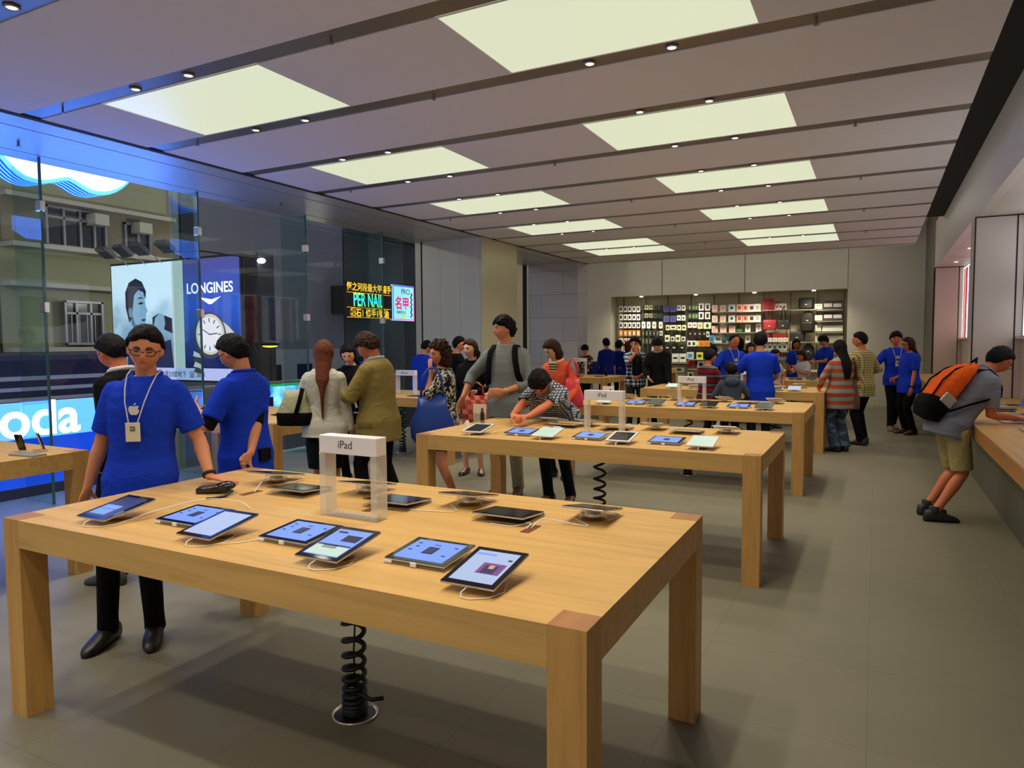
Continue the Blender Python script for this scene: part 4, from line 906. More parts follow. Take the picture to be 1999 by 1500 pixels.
        b.limb([an+Vector((0, -.03, -.035)), an+Vector((math.sin(ty)*.06, .06, -.045)), an+Vector((math.sin(ty)*.12, .13, -.055))], [.032, .034, .022], 10)
    smooth_remesh(b.build('body', skin, root, True), vox, 3)
    # ---- face details
    if face:
        def onface(x, z, off=.0):
            best = None
            nz = z/.118; nx = x/.080
            if nz < 0: nx = nx/(1-(.34 if not female else .42)*(-nz)**1.7)
            ny = math.sqrt(max(.02, 1-nx*nx-nz*nz)); p = headpt(nx, ny, nz, 1, female); return HM((p.x*hs, (p.y+off)*hs, p.z*hs))
        for sg in (-1, 1): MB().tube([onface(sg*x, z, .0015) for x, z in ((.014, .016), (.026, .022), (.040, .020), (.047, .014))], [.003, .0048, .0042, .0016], 6).build('eyebrow', BROW, root)
        for sg in (-1, 1): MB().tube([onface(sg*x, z, .0020) for x, z in ((.018, -.003), (.026, -.001), (.034, -.001), (.043, -.003))], [.0016, .0048, .0045, .0014], 6, flat=.7).build('eye', EYE, root)
        MB().tube([onface(x, z, .001) for x, z in ((-.021, -.061), (-.010, -.0595), (0, -.0605), (.010, -.0595), (.021, -.061))], [.001, .0048, .0055, .0048, .001], 6).build('lips', LIP, root)
        if glasses:
            m = MB()
            for sg in (-1, 1):
                c = Vector((sg*.033, .105, -.004))
                m.tube([HM((c+Vector((.026*math.copysign(abs(math.cos(t))**.6, math.cos(t)), -.010*abs(math.cos(t)) if True else 0, .016*math.copysign(abs(math.sin(t))**.6, math.sin(t)))))*hs) for t in [2*PI*i/16 for i in range(16)]], 0.0026, 6, closed=True)
                m.tube([HM(Vector((sg*.058, .096, .002))*hs), HM(Vector((sg*.076, .05, .003))*hs), HM(Vector((sg*.079, -.01, .0))*hs)], 0.0026, 6)
            m.tube([HM(Vector((-.008, .108, .0))*hs), HM(Vector((.008, .108, .0))*hs)], 0.0024, 6)
            m.build('glasses', mat('dark glasses frame', (.01, .01, .012), .3), root)
    # ---- hair
    if hair:
        def hf_(x, y, z):
            p = headpt(x, y, z, 1, female); g = mnoise.noise(Vector((x*6, y*6, z*2+u)))*.006
            fr_ = y  # front
            line = .050 if hair not in ('bald',) else .14
            th = .018; g += mnoise.noise(Vector((x*22, y*22, z*9+u)))*(.011 if hair in ('mop', 'curly') else .005)
            if hair == 'bob': th = .024
            if hair == 'curly': th = .036; g *= 3.5
            if hair == 'crop': th = .006; g *= .3
            if hair == 'mop': th = .028; g *= 1.6; line = .036
            side_l = -.02 if hair in ('short', 'mop', 'crop', 'bald') else -.14
            if y > .35: lim = line+(.010 if abs(x) < .3 else -.012*(abs(x)-.3)*2)
            elif y > -.1: lim = line+(side_l-line)*((.35-y)/.45)**.7
            else: lim = side_l+((-.075 if hair in ('short', 'mop', 'crop', 'bald') else -.14)-side_l)*min(1, (-.1-y)/.5)
            if hair in ('bob', 'curly', 'long', 'pony') and y < .35: lim = max(-.14, line+(-.14-line)*min(1, ((.42-y)/.35))) if hair != 'pony' else lim
            k = max(0, min(1, (p.z-lim)/.014)); 
            d = Vector((x, y, z*.9)).normalized()
            return HM((p+d*(-.010+(.010+th+g)*k))*hs)
        h = MB(); h.rings(sphere_grid(hf_, 40, 32))
        if hair in ('long', 'bob', 'curly'):
            L = {'long': .12+tail, 'bob': .10, 'curly': .10}[hair]; w = {'long': .082, 'bob': .092, 'curly': .105}[hair]
            xw = Vector((hx.x, hx.y, 0)).normalized(); yw_ = Vector((-xw.y, xw.x, 0))
            top_, mid_ = HM(Vector((0, -.030, .02))*hs), HM(Vector((0, -.050, -.075))*hs)
            R = [oval(top_, hx, hf, w*s*.95, .085*s, 18), oval(mid_, xw, yw_, w*s, (.072 if hair != 'curly' else .09)*s, 18)]
            if hair == 'long':
                n = 6
                for i in range(1, n+1):
                    t = i/n; hh = .50-(.02+tail)*t; p = sp(hh*s, -(.105+.050*min(1, t*2.2))*s)[0]
                    R.append(oval(p, rg, fr, (max(.032*(1-.75*t), .094*(1-1.9*t)) if tail > .4 else .092*(1-.55*t**1.4)+.004)*s, (.050-.036*t)*s, 18))
            else:
                R += [oval(mid_-Vector((0, 0, .045*s)), xw, yw_, w*s*(.98 if hair == 'curly' else .92), (.078 if hair == 'curly' else .062)*s, 18), oval(mid_-Vector((0, 0, .075*s)), xw, yw_, w*s*.7, .05*s, 18)]
            h.rings(R)
        if hair == 'pony':
            c0 = HM(Vector((0, -.10, .0))*hs); h.limb([c0, c0-hf*.05+Vector((0, 0, -.05)), c0-hf*.055+Vector((.02, 0, -.15)), c0-hf*.03+Vector((.03, 0, -.24))], [.025, .036, .032, .014], 10)
        smooth_remesh(h.build('hair', hm, root, True), .006 if vox < .01 else .010, 1)
    if cap:
        c = MB().ell(HM(Vector((0, -.005, .045))*hs), (.088, .106, .085), 20, Matrix((hx, hf, hz)).transposed()); c.obox(HM(Vector((0, .12, .055))*hs), hx, hf, hz, .06, .05, .005, .004)
        c.build('cap', cap, root, True)
    # ---- shirt / jacket
    def top_mesh(name, m_, off, slv, h0, h1=.532, flare=0, v=None, slm=None):
        t = MB(); torso(t, off, h0, h1, flare)
        for sg in (-1, 1):
            el, wr = J[sg][0], J[sg][1]; sh = SH[sg]; e = off
            if slv == 'none': continue
            if slv == 'short': pts = [sh, sh+(el-sh)*.35, sh+(el-sh)*.78]; rr = [.064, .066, .062]
            elif slv == 'elbow': pts = [sh, sh+(el-sh)*.5, el, el+(wr-el)*.12]; rr = [.064, .058, .050, .048]
            elif slv == 'mid': pts = [sh, sh+(el-sh)*.5, el, el+(wr-el)*.45]; rr = [.062, .056, .050, .046]
            else: pts = [sh, sh+(el-sh)*.5, el, el+(wr-el)*.5, el+(wr-el)*.93]; rr = [.064, .058, .050, .044, .038]
            thin = .88 if female else 1.0
            dd = (pts[1]-pts[0]).normalized(); r0_ = (rr[0]-.006+e)*s*thin
            t.tube([pts[0]-dd*r0_*.95, pts[0]-dd*r0_*.6]+pts, [r0_*.35, r0_*.8]+[(r-.008+e)*s*thin*(1+(F-1)*.6) for r in rr], 16)
        o = smooth_remesh(t.build(name, m_, root, True), v or max(.008, vox), 4); return o
    if under: top_mesh('undershirt', under, .004, 'elbow', -.08)
    if top: top_mesh('shirt' if jacket is None else 'jacket', top, .014 if jacket is None else .022, sleeve, -.14+hem, .532, .05 if jacket is None else .09)
    if neckline or collar:
        c, rg2, fr2, q2 = sp(.530*s, -.010*s)
        cm = collar or top
        MB().tube([c+rg2*.074*s*math.cos(t)+fr2*.072*s*math.sin(t)+up_*(.010-.026*max(0, math.sin(t)))*s for t in [2*PI*i/20 for i in range(20)]], .011 if not collar else .018, 8, closed=True).build('collar', cm, root, True)
    # ---- trousers
    if bottom:
        t = MB(); R = []
        for h, w, d in ((-.13, .130, .115), (-.06, .170, .125), (.02, .172, .125), (.075, .160, .118)):
            c, rg2, fr2, q2 = sp(max(h, 0)*s) if h > 0 else (pel+Vector((0, 0, h*s)), X, Y_, 0)
            R.append(oval(c, rg2, fr2, (w*F+.004)*s, (d*F+.003)*s, 22, 2.2))
        t.rings(R)
        if bot == 'skirt':
            c = pel; t.rings([oval(c+Vector((0, 0, -.05*s)), X, Y_, .18*s, .135*s, 22), oval(c+Vector((0, .0, -.2*s)), X, Y_, .185*s, .145*s, 22), oval(Vector((c.x, c.y, skirt*s)), X, Y_, .165*s, .13*s, 22)])
        else:
            for sg in (-1, 1):
                hip, kn, an, ty = LG[sg]
                if bot == 'shorts': t.tube([hip+Vector((0, 0, .03)), hip+(kn-hip)*.35, hip+(kn-hip)*.93], [.098*s, .098*s, .088*s], 16)
                else:
                    w = 1.35 if bot == 'flare' else 1
                    t.tube([hip+Vector((0, 0, .03)), hip+(kn-hip)*.35, hip+(kn-hip)*.75, kn, kn+(an-kn)*.4, kn+(an-kn)*.8, an+Vector((0, -.005, -.015))], [v*s*F for v in (.092, .086, .070, .062, .058*(1+(w-1)*.5), .054*w, .056*w)], 16)
        smooth_remesh(t.build({'skirt': 'skirt', 'shorts': 'shorts'}.get(bot, 'trousers'), bottom, root, True), max(.009, vox), 4)
    sh_m = shoe or mat('black shoe', (.012, .011, .011), .4)
    for sg in (-1, 1):
        hip, kn, an, ty = LG[sg]; dr = Vector((math.sin(ty), math.cos(ty), 0)); sx = dr.cross(Zv)
        o = an.copy(); gz = an.z-.075
        t = MB(); R = []
        for q, w, h in (((-.075, .022, .045), (-.06, .034, .075), (-.01, .038, .085), (.05, .044, .062), (.11, .047, .042), (.165, .038, .034), (.190, .018, .020)) if bot == 'skirt' else ((-.085, .024, .06), (-.07, .038, .10), (-.01, .043, .112), (.04, .047, .095), (.09, .050, .072), (.15, .044, .052), (.185, .030, .040), (.200, .014, .02))):
            R.append(oval(Vector((o.x, o.y, gz+h*.5))+dr*q*s, sx, Zv, w*s, h*.5, 14, 2.6))
        t.rings(R).build('shoe', sh_m, root, True)
    if lanyard:
        c, rg2, fr2, q2 = sp(.29*s, (.118*F+.038)*s)
        def side_(e): return [sp(.555*s, -.055*s, e*.050*s)[0], sp(.560*s, .0, e*.078*s)[0], sp(.535*s, .062*s, e*.074*s)[0], sp(.47*s, .118*s*F, e*.062*s)[0], sp(.40*s, (.118*F+.030)*s, e*.048*s)[0], c+rg2*e*.022]
        pts, pt2 = side_(-1), side_(1)
        m = MB().tube(pts, .0035, 6).tube(pt2, .0035, 6).build('lanyard', mat('white cord', srgb((205, 205, 215)), .6), root)
        up2 = rg2.cross(fr2)
        k2 = MB().obox(c-up2*.048+fr2*.006, rg2, fr2, up2, .036, .003, .050, .002).build('badge', mat('cream badge', srgb((222, 214, 180)), .5), root)
        MB().obox(c-up2*.030+fr2*.0100, rg2, fr2, up2, .012, .001, .012).build('badge_logo', mat('badge grey', srgb((70, 90, 110)), .5), k2)
        if vox < .009: text('badge_letter', 'W', .018, c-up2*.036+fr2*.0115, -rg2, up2, mat('badge cream letter', srgb((225, 225, 215)), .5), k2, ext=.0003)
    if logo:
        c, rg2, fr2, q2 = sp(.36*s, (.118*F+.033)*s); up2 = rg2.cross(fr2)
        apple('shirt_emblem', .056, tuple(c), -rg2, up2, .004, mat('white print', srgb((215, 215, 205)), .7), root)
    if watch:
        sg, wm, r_ = watch; el, wr = J[sg][0], J[sg][1]; dd = (wr-el).normalized(); x = dd.orthogonal().normalized(); y = dd.cross(x)
        MB().tube([wr-dd*.015+x*r_*math.cos(t)+y*r_*math.sin(t) for t in [2*PI*i/18 for i in range(18)]], .009, 8, closed=True).build('wristband', wm, root, True)
    W4 = Matrix.Translation(P0) @ Matrix.Rotation(math.atan2(f.y, f.x)-PI/2, 4, 'Z')
    return dict(root=root, M=W4, J=J, SH=SH, sp=sp, s=s, hc=hc, pel=pel, HM=HM, LG=LG)
def held(name, lab, cat, p, loc, m, half, ax=(1, 0, 0), ay=(0, 1, 0), bev=.003):
    """small thing held in a hand, given in the person's own frame"""
    t = tag(MB().obox((0, 0, 0), ax, ay, Vector(ax).cross(Vector(ay)), *half, bev).build(name, m), lab, cat)
    t.matrix_world = p['M'] @ Matrix.Translation(Vector(loc)); return t
BLUE = cloth('royal blue cotton', (24, 58, 190), .5, 7)
NAVY = cloth('deep blue cotton', (20, 40, 140), .5, 7)
BLK = cloth('black cloth', (12, 12, 14)); JEAN = cloth('dark jeans', (18, 24, 36)); KHA = cloth('khaki cloth', (150, 135, 95)); WHT = cloth('white cotton', (205, 203, 205))
GRY = cloth('grey cotton', (128, 130, 136))
DOWN = lambda sg, **k: dict(w=(sg*.25, .03, .80), **k)
# 1 employee leaning on the nearest table
A_ = person('man in royal blue t-shirt with glasses and lanyard, one hand on the nearest table', 268, 3.80, 172, 1.715, lean=2, side=-5, head=(12, 9, -5), vox=.006, glasses=True, lanyard=True, logo=True, face=True,
    arms={1: dict(w=(.30, -.02, .80), c=.3), -1: dict(w=(-.39, .12, .915), p=(-.05, -1, -.3), d=(-.75, .35, -.10), n=(0, .1, -1), c=.12, sp=.5)}, top=BLUE, bottom=BLK, fat=.97, feet=((-.05, .05), (.19, .06)), watch=(-1, mat('black wristband', (.01, .01, .01), .5), .029), neckline=.01)
# 2 man with earphones behind him
B_ = person('man with glasses and white earphones looking down, behind the man in the blue shirt', 244, 4.75, -75, 1.70, lean=10, head=(-5, 25, 0), vox=.008, glasses=True, top=BLK, sleeve='long', bottom=JEAN, feet=((-.1, .1), (.1, .25)), shoe=mat('canvas shoe', srgb((60, 62, 66)), .7), collar=WHT, skin=SKINR, arms={1: dict(w=(.2, .08, .86)), -1: dict(w=(-.2, .08, .86))})
# 3 employee with phone, arm behind back
C_ = person('man in blue t-shirt over black sleeves holding a phone, one arm behind his back', 476, 4.62, -69, 1.69, lean=4, head=(6, 24, 0), vox=.007, glasses=True, top=BLUE, under=BLK, bottom=KHA, neckline=.01,
    arms={1: dict(w=(-.16, -.17, .90), p=(1, -.9, .0), d=(-.9, .0, -.5), n=(0, -1, 0), c=.6), -1: dict(w=(-.20, .24, 1.25), p=(-.6, -.3, -1), d=(.1, .9, .35), n=(.3, 0, 1), c=.9)}, hem=-.02)
held('phone', 'silver phone held up by the man with his arm behind his back', 'phone', C_, (-.19, .33, 1.285), ALU, (.03, .055, .005), (1, 0, 0), (0, .9, .4))
MB().obox((0, -.135, .90), (1, 0, 0), (0, 1, 0), (0, 0, 1), .05, .03, .04, .006).build('belt_pouch', BLK, C_['root'])
# 4 woman in pale jacket
D_ = person('woman with long auburn hair in a pale short jacket and black skirt, seen from behind', 632, 6.45, -8, 1.64, female=True, vox=.009, face=False, hair='long', hm=HAIRR, tail=.42, top=cloth('cream wool', (196, 192, 176)), sleeve='long', jacket=1, hem=.02, bottom=BLK, bot='skirt', skirt=.50,
    arms={1: dict(w=(.25, .02, .80)), -1: dict(w=(-.20, .28, .98), p=(-1, -1, -.5))}, skin=SKIN, head=(4, 8, 0), feet=((-.07, 0), (.07, .02)))
# 5 woman looking at phone
E_ = person('woman with straight black hair in black looking down at her phone, between two shoppers', 686, 8.1, 190, 1.62, female=True, vox=.009, hair='long', hm=HAIRB, tail=.12, top=BLK, sleeve='long', bottom=BLK, head=(12, 24, 8), lean=5, skin=SKINP,
    arms={1: dict(w=(.10, .30, 1.12), p=(1, -.3, -1), c=.8), -1: dict(w=(-.06, .30, 1.10), p=(-1, -.3, -1), c=.8)})
# 6 man in blazer
F_ = person('man with brown hair in an olive blazer looking down at something in his hands', 738, 6.55, -70, 1.73, vox=.009, hair='mop', hm=HAIRD, top=cloth('olive blazer', (138, 120, 66)), sleeve='long', jacket=1, hem=-.07, bottom=BLK, head=(0, 32, 0), lean=8, fat=1.08, collar=cloth('pale shirt collar', (150, 160, 165)), skin=SKINR,
    arms={1: dict(w=(.02, .34, 1.14), p=(1, -.3, -1), c=.7), -1: dict(w=(-.10, .34, 1.12), p=(-1, -.3, -1), c=.7)}, feet=((-.10, .12), (.12, -.12)))
sp = F_['sp']; MB().obox(sp(-.06, .02, -.225)[0], (0, 1, 0), (-1, 0, .15), (0, 0, 1), .075, .006, .022, .004).build('pocket_flap', cloth('olive blazer flap', (118, 102, 54)), F_['root'])
# 7 employee at third left table
G_ = person('worker with cropped hair in blue bending over the left-row table', 824, 11.5, 20, 1.68, hair='crop', top=BLUE, sleeve='long', bottom=BLK, lean=14, head=(-30, 22, 0), arms={1: dict(w=(.15, .35, .95)), -1: dict(w=(-.15, .35, .95))})
person('worker in blue mostly hidden behind the man in the olive blazer', 717, 9.4, 150, 1.62, top=BLUE, bottom=BLK, lean=6, head=(0, 15, 0))
# 8 woman with blue tote
H_ = person('woman with curly brown hair and a patterned blouse touching her cheek', 862, 6.95, -105, 1.62, female=True, vox=.009, hair='curly', hm=HAIRD, top=printed('leafy print', [(.0, (24, 22, 18)), (.47, (60, 52, 34)), (.53, (196, 194, 180))], 26), sleeve='elbow', bottom=BLK, bot='skirt', skirt=.60, head=(24, 4, -4), fat=1.14, skin=SKIN,
    arms={-1: dict(w=(-.14, .13, 1.40), p=(-.3, .6, -1), d=(.05, .1, 1), n=(.4, -1, 0), c=.12, sp=.4), 1: dict(w=(.22, .06, .85))}, feet=((-.08, -.10), (.10, .22)), shoe=mat('dark sandal', (.03, .02, .015), .5))
# 9 woman in black shirt
I_ = person('smiling woman with a ponytail in a black shirt beside the tall man', 922, 8.6, 190, 1.65, female=True, vox=.009, hair='pony', hm=HAIRD, top=BLK, sleeve='long', collar=BLK, bottom=printed('pale grey print', [(0, (60, 66, 60)), (.5, (150, 156, 145)), (.6, (80, 84, 80))], 20), bot='skirt', skirt=.38, head=(-26, 2, 4), skin=SKINP, shoe=mat('black flats', (.01, .01, .01), .3),
    arms={1: dict(w=(.22, .10, .86)), -1: dict(w=(-.10, .26, 1.08), p=(-1, -.3, -1), c=.8)})
# 10 man in black tee with glasses
person('man with glasses in a black t-shirt far behind the two women', 893, 11.4, 75, 1.71, glasses=True, top=BLK, bottom=JEAN, head=(-15, 5, 0), arms={1: dict(w=(.10, .42, 1.10), p=(1, -.3, -1)), -1: dict(w=(-.16, .30, 1.10), p=(-1, -.3, -1))})
# 11 tall man
K_ = person('tall smiling man in a grey checked shirt with black backpack straps', 992, 7.45, 196, 1.88, vox=.009, hair='mop', top=plaid('grey fine check', (118, 122, 116), (142, 146, 138), (96, 100, 96), 70), sleeve='mid', collar=cloth('grey shirt collar', (140, 144, 134)), bottom=cloth('khaki trousers', (158, 150, 118)), head=(-48, -2, 4), fat=1.08, skin=SKIN, side=2,
    arms={-1: dict(w=(-.02, .20, 1.02), p=(-1, -.6, -.4), n=(.2, -1, 0), d=(1, .3, -.1), c=.4), 1: dict(w=(.42, .12, .96), p=(.6, -.6, 0), c=.3, d=(.4, .3, -1))}, feet=((-.09, 0), (.10, .04)), shoe=mat('brown shoe', srgb((70, 36, 18)), .45), hem=-.03, watch=(-1, mat('brass watch', (.7, .55, .3), .3, .8), .029))
for sg in (-1, 1):
    sp = K_['sp']; s = K_['s']; P = [sp(h*s, yo*s, sg*xo*s)[0] for h, yo, xo in ((.44, -.12, .10), (.52, -.04, .10), (.525, .04, .105), (.47, .125, .12), (.38, .155, .13), (.26, .150, .145), (.16, .10, .165), (.14, -.02, .19))]
    MB().tube(P, .032, 8, flat=.3, ref=(1, 0, 0)).build('backpack_strap', BLK, K_['root'], True)
# 12 leaning young man
L_ = person('young man in a small checked shirt leaning on his forearms over the second table', 1094, 7.05, 205, 1.72, vox=.009, lean=72, head=(10, 62, 0), top=gridded('pale check with dark lines', (205, 206, 212), (52, 56, 70), 42, .32), sleeve='short', bottom=JEAN, skin=SKINR, hair='mop', collar=cloth('checked collar', (120, 122, 128)),
    arms={1: dict(w=(.13, .88, .955), abs=1, p=(1, -.6, -.8), c=.9, d=(-.8, .4, 0), n=(0, 0, -1)), -1: dict(w=(-.02, .86, .955), abs=1, p=(-1, -.6, -.8), c=.9, d=(.6, .5, 0), n=(0, 0, -1))}, feet=((-.10, .0), (.10, .10)), drop=.03, shoe=mat('brown shoe', srgb((70, 36, 18)), .45))
# 13 woman in coral cardigan
M_ = person('woman with a brown bob in a coral cardigan looking down', 1090, 8.35, -150, 1.66, female=True, vox=.009, hair='bob', hm=HAIRD, top=cloth('coral knit', (226, 92, 58)), sleeve='long', bottom=JEAN, head=(-26, 26, 0), lean=12, skin=SKINP, collar=cloth('cream trim', (225, 205, 150)),
    arms={1: dict(w=(.14, .32, 1.02), p=(1, -.5, -1)), -1: dict(w=(-.20, .24, .96), p=(-1, -.5, -1))})
sp = M_['sp']; MB().obox(sp(.44, .105)[0], (1, 0, 0), (0, 1, -.2), (0, .2, 1), .05, .008, .07, .01).build('striped_top', striped('cream black stripes', [(0, (225, 210, 160)), (.5, (25, 22, 25))], .03), M_['root'])
# 14 capped person
person('person in a black cap and dark flowery jacket at the far left table', 1146, 16.55, -130, 1.55, cap=BLK, top=printed('dark flowery print', [(0, (22, 14, 18)), (.5, (70, 30, 34)), (.58, (200, 170, 160))], 16), sleeve='long', bottom=BLK, head=(20, 10, 0), lean=12, arms={1: dict(w=(.06, .20, 1.26), p=(1, .3, -1), d=(0, 0, 1)), -1: dict(w=(-.14, .3, .98), p=(-1, 0, -1))})
# 15-17 employees at the far left
person('worker in blue seen from behind, leftmost of three by the steel wall', 1184, 17.3, -20, 1.70, top=NAVY, sleeve='elbow', bottom=BLK, face=False)
person('worker in blue seen from behind, second of three by the steel wall', 1208, 17.8, 30, 1.64, top=NAVY, sleeve='elbow', bottom=BLK, hair='mop', face=False)
person('brown-haired worker in blue half hidden behind the man on the phone', 1226, 17.6, 20, 1.62, hm=HAIRR, hair='bob', top=NAVY, sleeve='elbow', bottom=BLK, face=False, female=True, lanyard=False)
# 18 man on the phone
R_ = person('man in a black and white checked shirt talking on a white phone', 1240, 13.2, 178, 1.70, hair='mop', top=plaid('bold black white check', (16, 18, 24), (110, 114, 124), (215, 218, 228), 14), sleeve='elbow', bottom=cloth('dark olive trousers', (34, 38, 28)), head=(-24, 4, 0), skin=SKINR, shoe=WHITEP,
    arms={1: dict(w=(.02, .20, 1.44) , p=(1, .2, -1), d=(-.1, 0, 1), n=(-.4, -1, 0), c=.6), -1: dict(w=(-.06, .2, 1.0), p=(-1, -.3, -1))}, vox=.010)
sp = R_['sp']; MB().obox(sp(.26, .155)[0], (1, 0, 0), (0, 1, 0), (0, 0, 1), .085, .012, .18, .02).build('dark_printed_top', printed('dark tee print', [(0, (16, 18, 18)), (.6, (20, 22, 22)), (.66, (90, 92, 70))], 12), R_['root'], True)
held('phone', 'white phone held to the ear by the man in the bold checked shirt', 'phone', R_, (.055, .10, 1.56), WHITEP, (.006, .03, .06))
# 19 man in dark jacket
person('man in a dark jacket and grey shirt bending his head over the table', 1288, 13.0, -150, 1.72, hair='mop', top=cloth('dark jacket', (20, 22, 26)), sleeve='long', jacket=1, bottom=BLK, lean=22, head=(10, 38, 0), skin=SKINP, collar=GRY, arms={-1: dict(w=(-.26, .26, .86)), 1: dict(w=(.1, .34, .98), p=(1, 0, -1))}, hem=-.04)
# 20 boy in stripes
person('boy in a red and grey striped sweater standing before the fourth table', 1383, 10.2, 60, 1.50, top=striped('red grey stripes', [(0, (120, 22, 34)), (.3, (26, 20, 24)), (.42, (92, 94, 96)), (.7, (26, 20, 24)), (.82, (120, 22, 34))], .13), sleeve='long', bottom=cloth('dark trousers', (26, 22, 26)), head=(-6, 12, 0), skin=SKINR, fat=1.02, hair='short', arms={1: dict(w=(.12, .30, 1.02), p=(1, -.3, -1)), -1: dict(w=(-.12, .34, 1.0), p=(-1, -.3, -1))})
# 21 kid in grey hoodie
U_ = person('small boy in a grey hooded sweater seen from behind', 1428, 9.85, 8, 1.30, top=cloth('blue grey fleece', (70, 80, 92)), sleeve='long', bottom=JEAN, face=False, head=(0, 8, 0), fat=1.10, arms={1: dict(w=(.30, .24, 1.0), p=(1, -.3, -1)), -1: dict(w=(-.22, .24, 1.0), p=(-1, -.3, -1))})
sp = U_['sp']; MB().ell(sp(.36, -.09)[0], (.11, .055, .075), 16).tube([sp(.40, -.02)[0]+Vector((.10*math.cos(t), .075*math.sin(t), .02)) for t in [2*PI*i/16 for i in range(16)]], .028, 8, closed=True).build('hood', cloth('blue grey fleece', (70, 80, 92)), U_['root'], True)
# 22 bald employee
person('balding worker in blue with a white badge facing the viewer behind the fourth table', 1428, 12.75, 172, 1.74, hair='bald', top=BLUE, bottom=BLK, head=(4, 22, 0), lean=8, fat=1.14, lanyard=True, logo=True, sleeve='elbow', arms={1: dict(w=(.36, .22, .94), p=(1, 0, 0)), -1: dict(w=(-.26, .12, .98), p=(-1, -.6, 0))}, skin=SKINR)
# 23.. dark-haired shoppers behind
person('dark-haired person in black directly behind the balding worker', 1444, 16.4, 10, 1.68, top=BLK, sleeve='long', bottom=BLK, face=False, hair='bob')
person('person with long black hair in black at the shelves, left of the balding worker', 1394, 16.6, 10, 1.50, top=BLK, sleeve='long', bottom=BLK, face=False, hair='long', tail=.2, female=True)
person('woman with dark brown hair hidden behind two workers in blue', 1464, 15.1, 160, 1.58, top=BLUE, sleeve='elbow', bottom=BLK, hair='bob', hm=HAIRD, female=True, head=(-20, 14, 0), skin=SKINP)
# 24 employee from the back
Y1 = person('worker in blue and dark jeans seen from behind, next to the hooded boy', 1484, 9.9, 12, 1.74, top=BLUE, bottom=JEAN, face=False, hair='short', fat=1.06, vox=.009, head=(-14, 4, 0), arms={-1: dict(w=(-.24, .26, 1.00), p=(-1, -.6, -.3), c=.5), 1: dict(w=(.14, .30, 1.0), p=(1, -.3, -1))}, hem=-.05)
# 25 white shirt
person('person in a white t-shirt half hidden by the worker in blue', 1508, 13.0, 150, 1.46, top=WHT, bottom=KHA, head=(0, 10, 0), lean=6, skin=SKINR, fat=1.1, arms={-1: dict(w=(-.24, .10, .98), p=(-1, -.4, 0)), 1: dict(w=(.16, .24, .98))})
# 26 woman employee far
person('woman in blue with a lanyard smiling in front of the shelves', 1553, 16.8, 178, 1.64, female=True, hair='bob', top=BLUE, bottom=BLK, lanyard=True, head=(-8, 0, 0), skin=SKINR)
# 27 seated girl
person('seated girl in a white t-shirt holding a phone at the fifth table', 1571, 14.9, -115, 1.52, female=True, hair='bob', hm=HAIRD, top=WHT, bottom=KHA, seat=.72, head=(6, 22, 0), lean=14, skin=SKINR, feet=((-.1, .42, .3), (.1, .42, .3)), arms={-1: dict(w=(-.06, .36, 1.14), p=(-1, 0, -1), d=(0, .5, .8)), 1: dict(w=(.10, .34, 1.12), p=(1, 0, -1), d=(0, .5, .8))})
tag(MB().cyl((0, 0, .32), .19, .64, 24).build('stool', WOODZ), 'plain stool under the seated girl', 'stool').location = Vector(r0)*((1571-999.5)/1374.1*14.9)+FWH*14.9
# 28 employee looking down
person('worker in blue with a white wristband looking at his hands by the shelves', 1613, 16.1, -105, 1.74, top=BLUE, bottom=BLK, head=(0, 26, 0), hair='mop', skin=SKIN, arms={-1: dict(w=(-.04, .38, 1.12), p=(-1, 0, -1)), 1: dict(w=(.06, .36, 1.12), p=(1, 0, -1))}, watch=(-1, WHITEP, .03), lean=5)
# 29 woman in striped sweater
D2 = person('woman with long dark hair in an orange and grey striped sweater and flared jeans', 1642, 10.25, -12, 1.62, female=True, vox=.009, hair='long', hm=mat('very dark hair', (.012, .006, .006), .65, bump=1, bscale=70, spec=.1), tail=.28, face=False, top=striped('orange grey stripes', [(0, (172, 74, 42)), (.5, (142, 142, 132))], .115), sleeve='long', bottom=printed('faded jeans', [(0, (58, 70, 88)), (.5, (96, 110, 128)), (.7, (120, 134, 150))], 5), bot='flare', head=(0, 8, 0), fat=1.18, hem=-.12,
    arms={-1: dict(w=(-.20, .24, .98), p=(-1, -.6, -.5)), 1: dict(w=(.22, .22, .98), p=(1, -.6, -.5))}, feet=((-.09, 0), (.09, .03)))
# 30 man in yellow check
person('man in a yellow checked shirt and black trousers with his back to the viewer', 1682, 11.0, -22, 1.74, vox=.009, hair='short', top=plaid('yellow check', (122, 108, 62), (168, 156, 96), (206, 196, 138), 26), sleeve='elbow', bottom=BLK, head=(42, 4, 0), fat=1.12, skin=SKINR, hem=-.05, arms={1: dict(w=(.22, .18, 1.02), p=(1, -.6, -.4)), -1: dict(w=(-.24, .16, .98))}, feet=((-.14, -.12), (.10, .04)), shoe=mat('dark sneaker', (.03, .025, .025), .6))
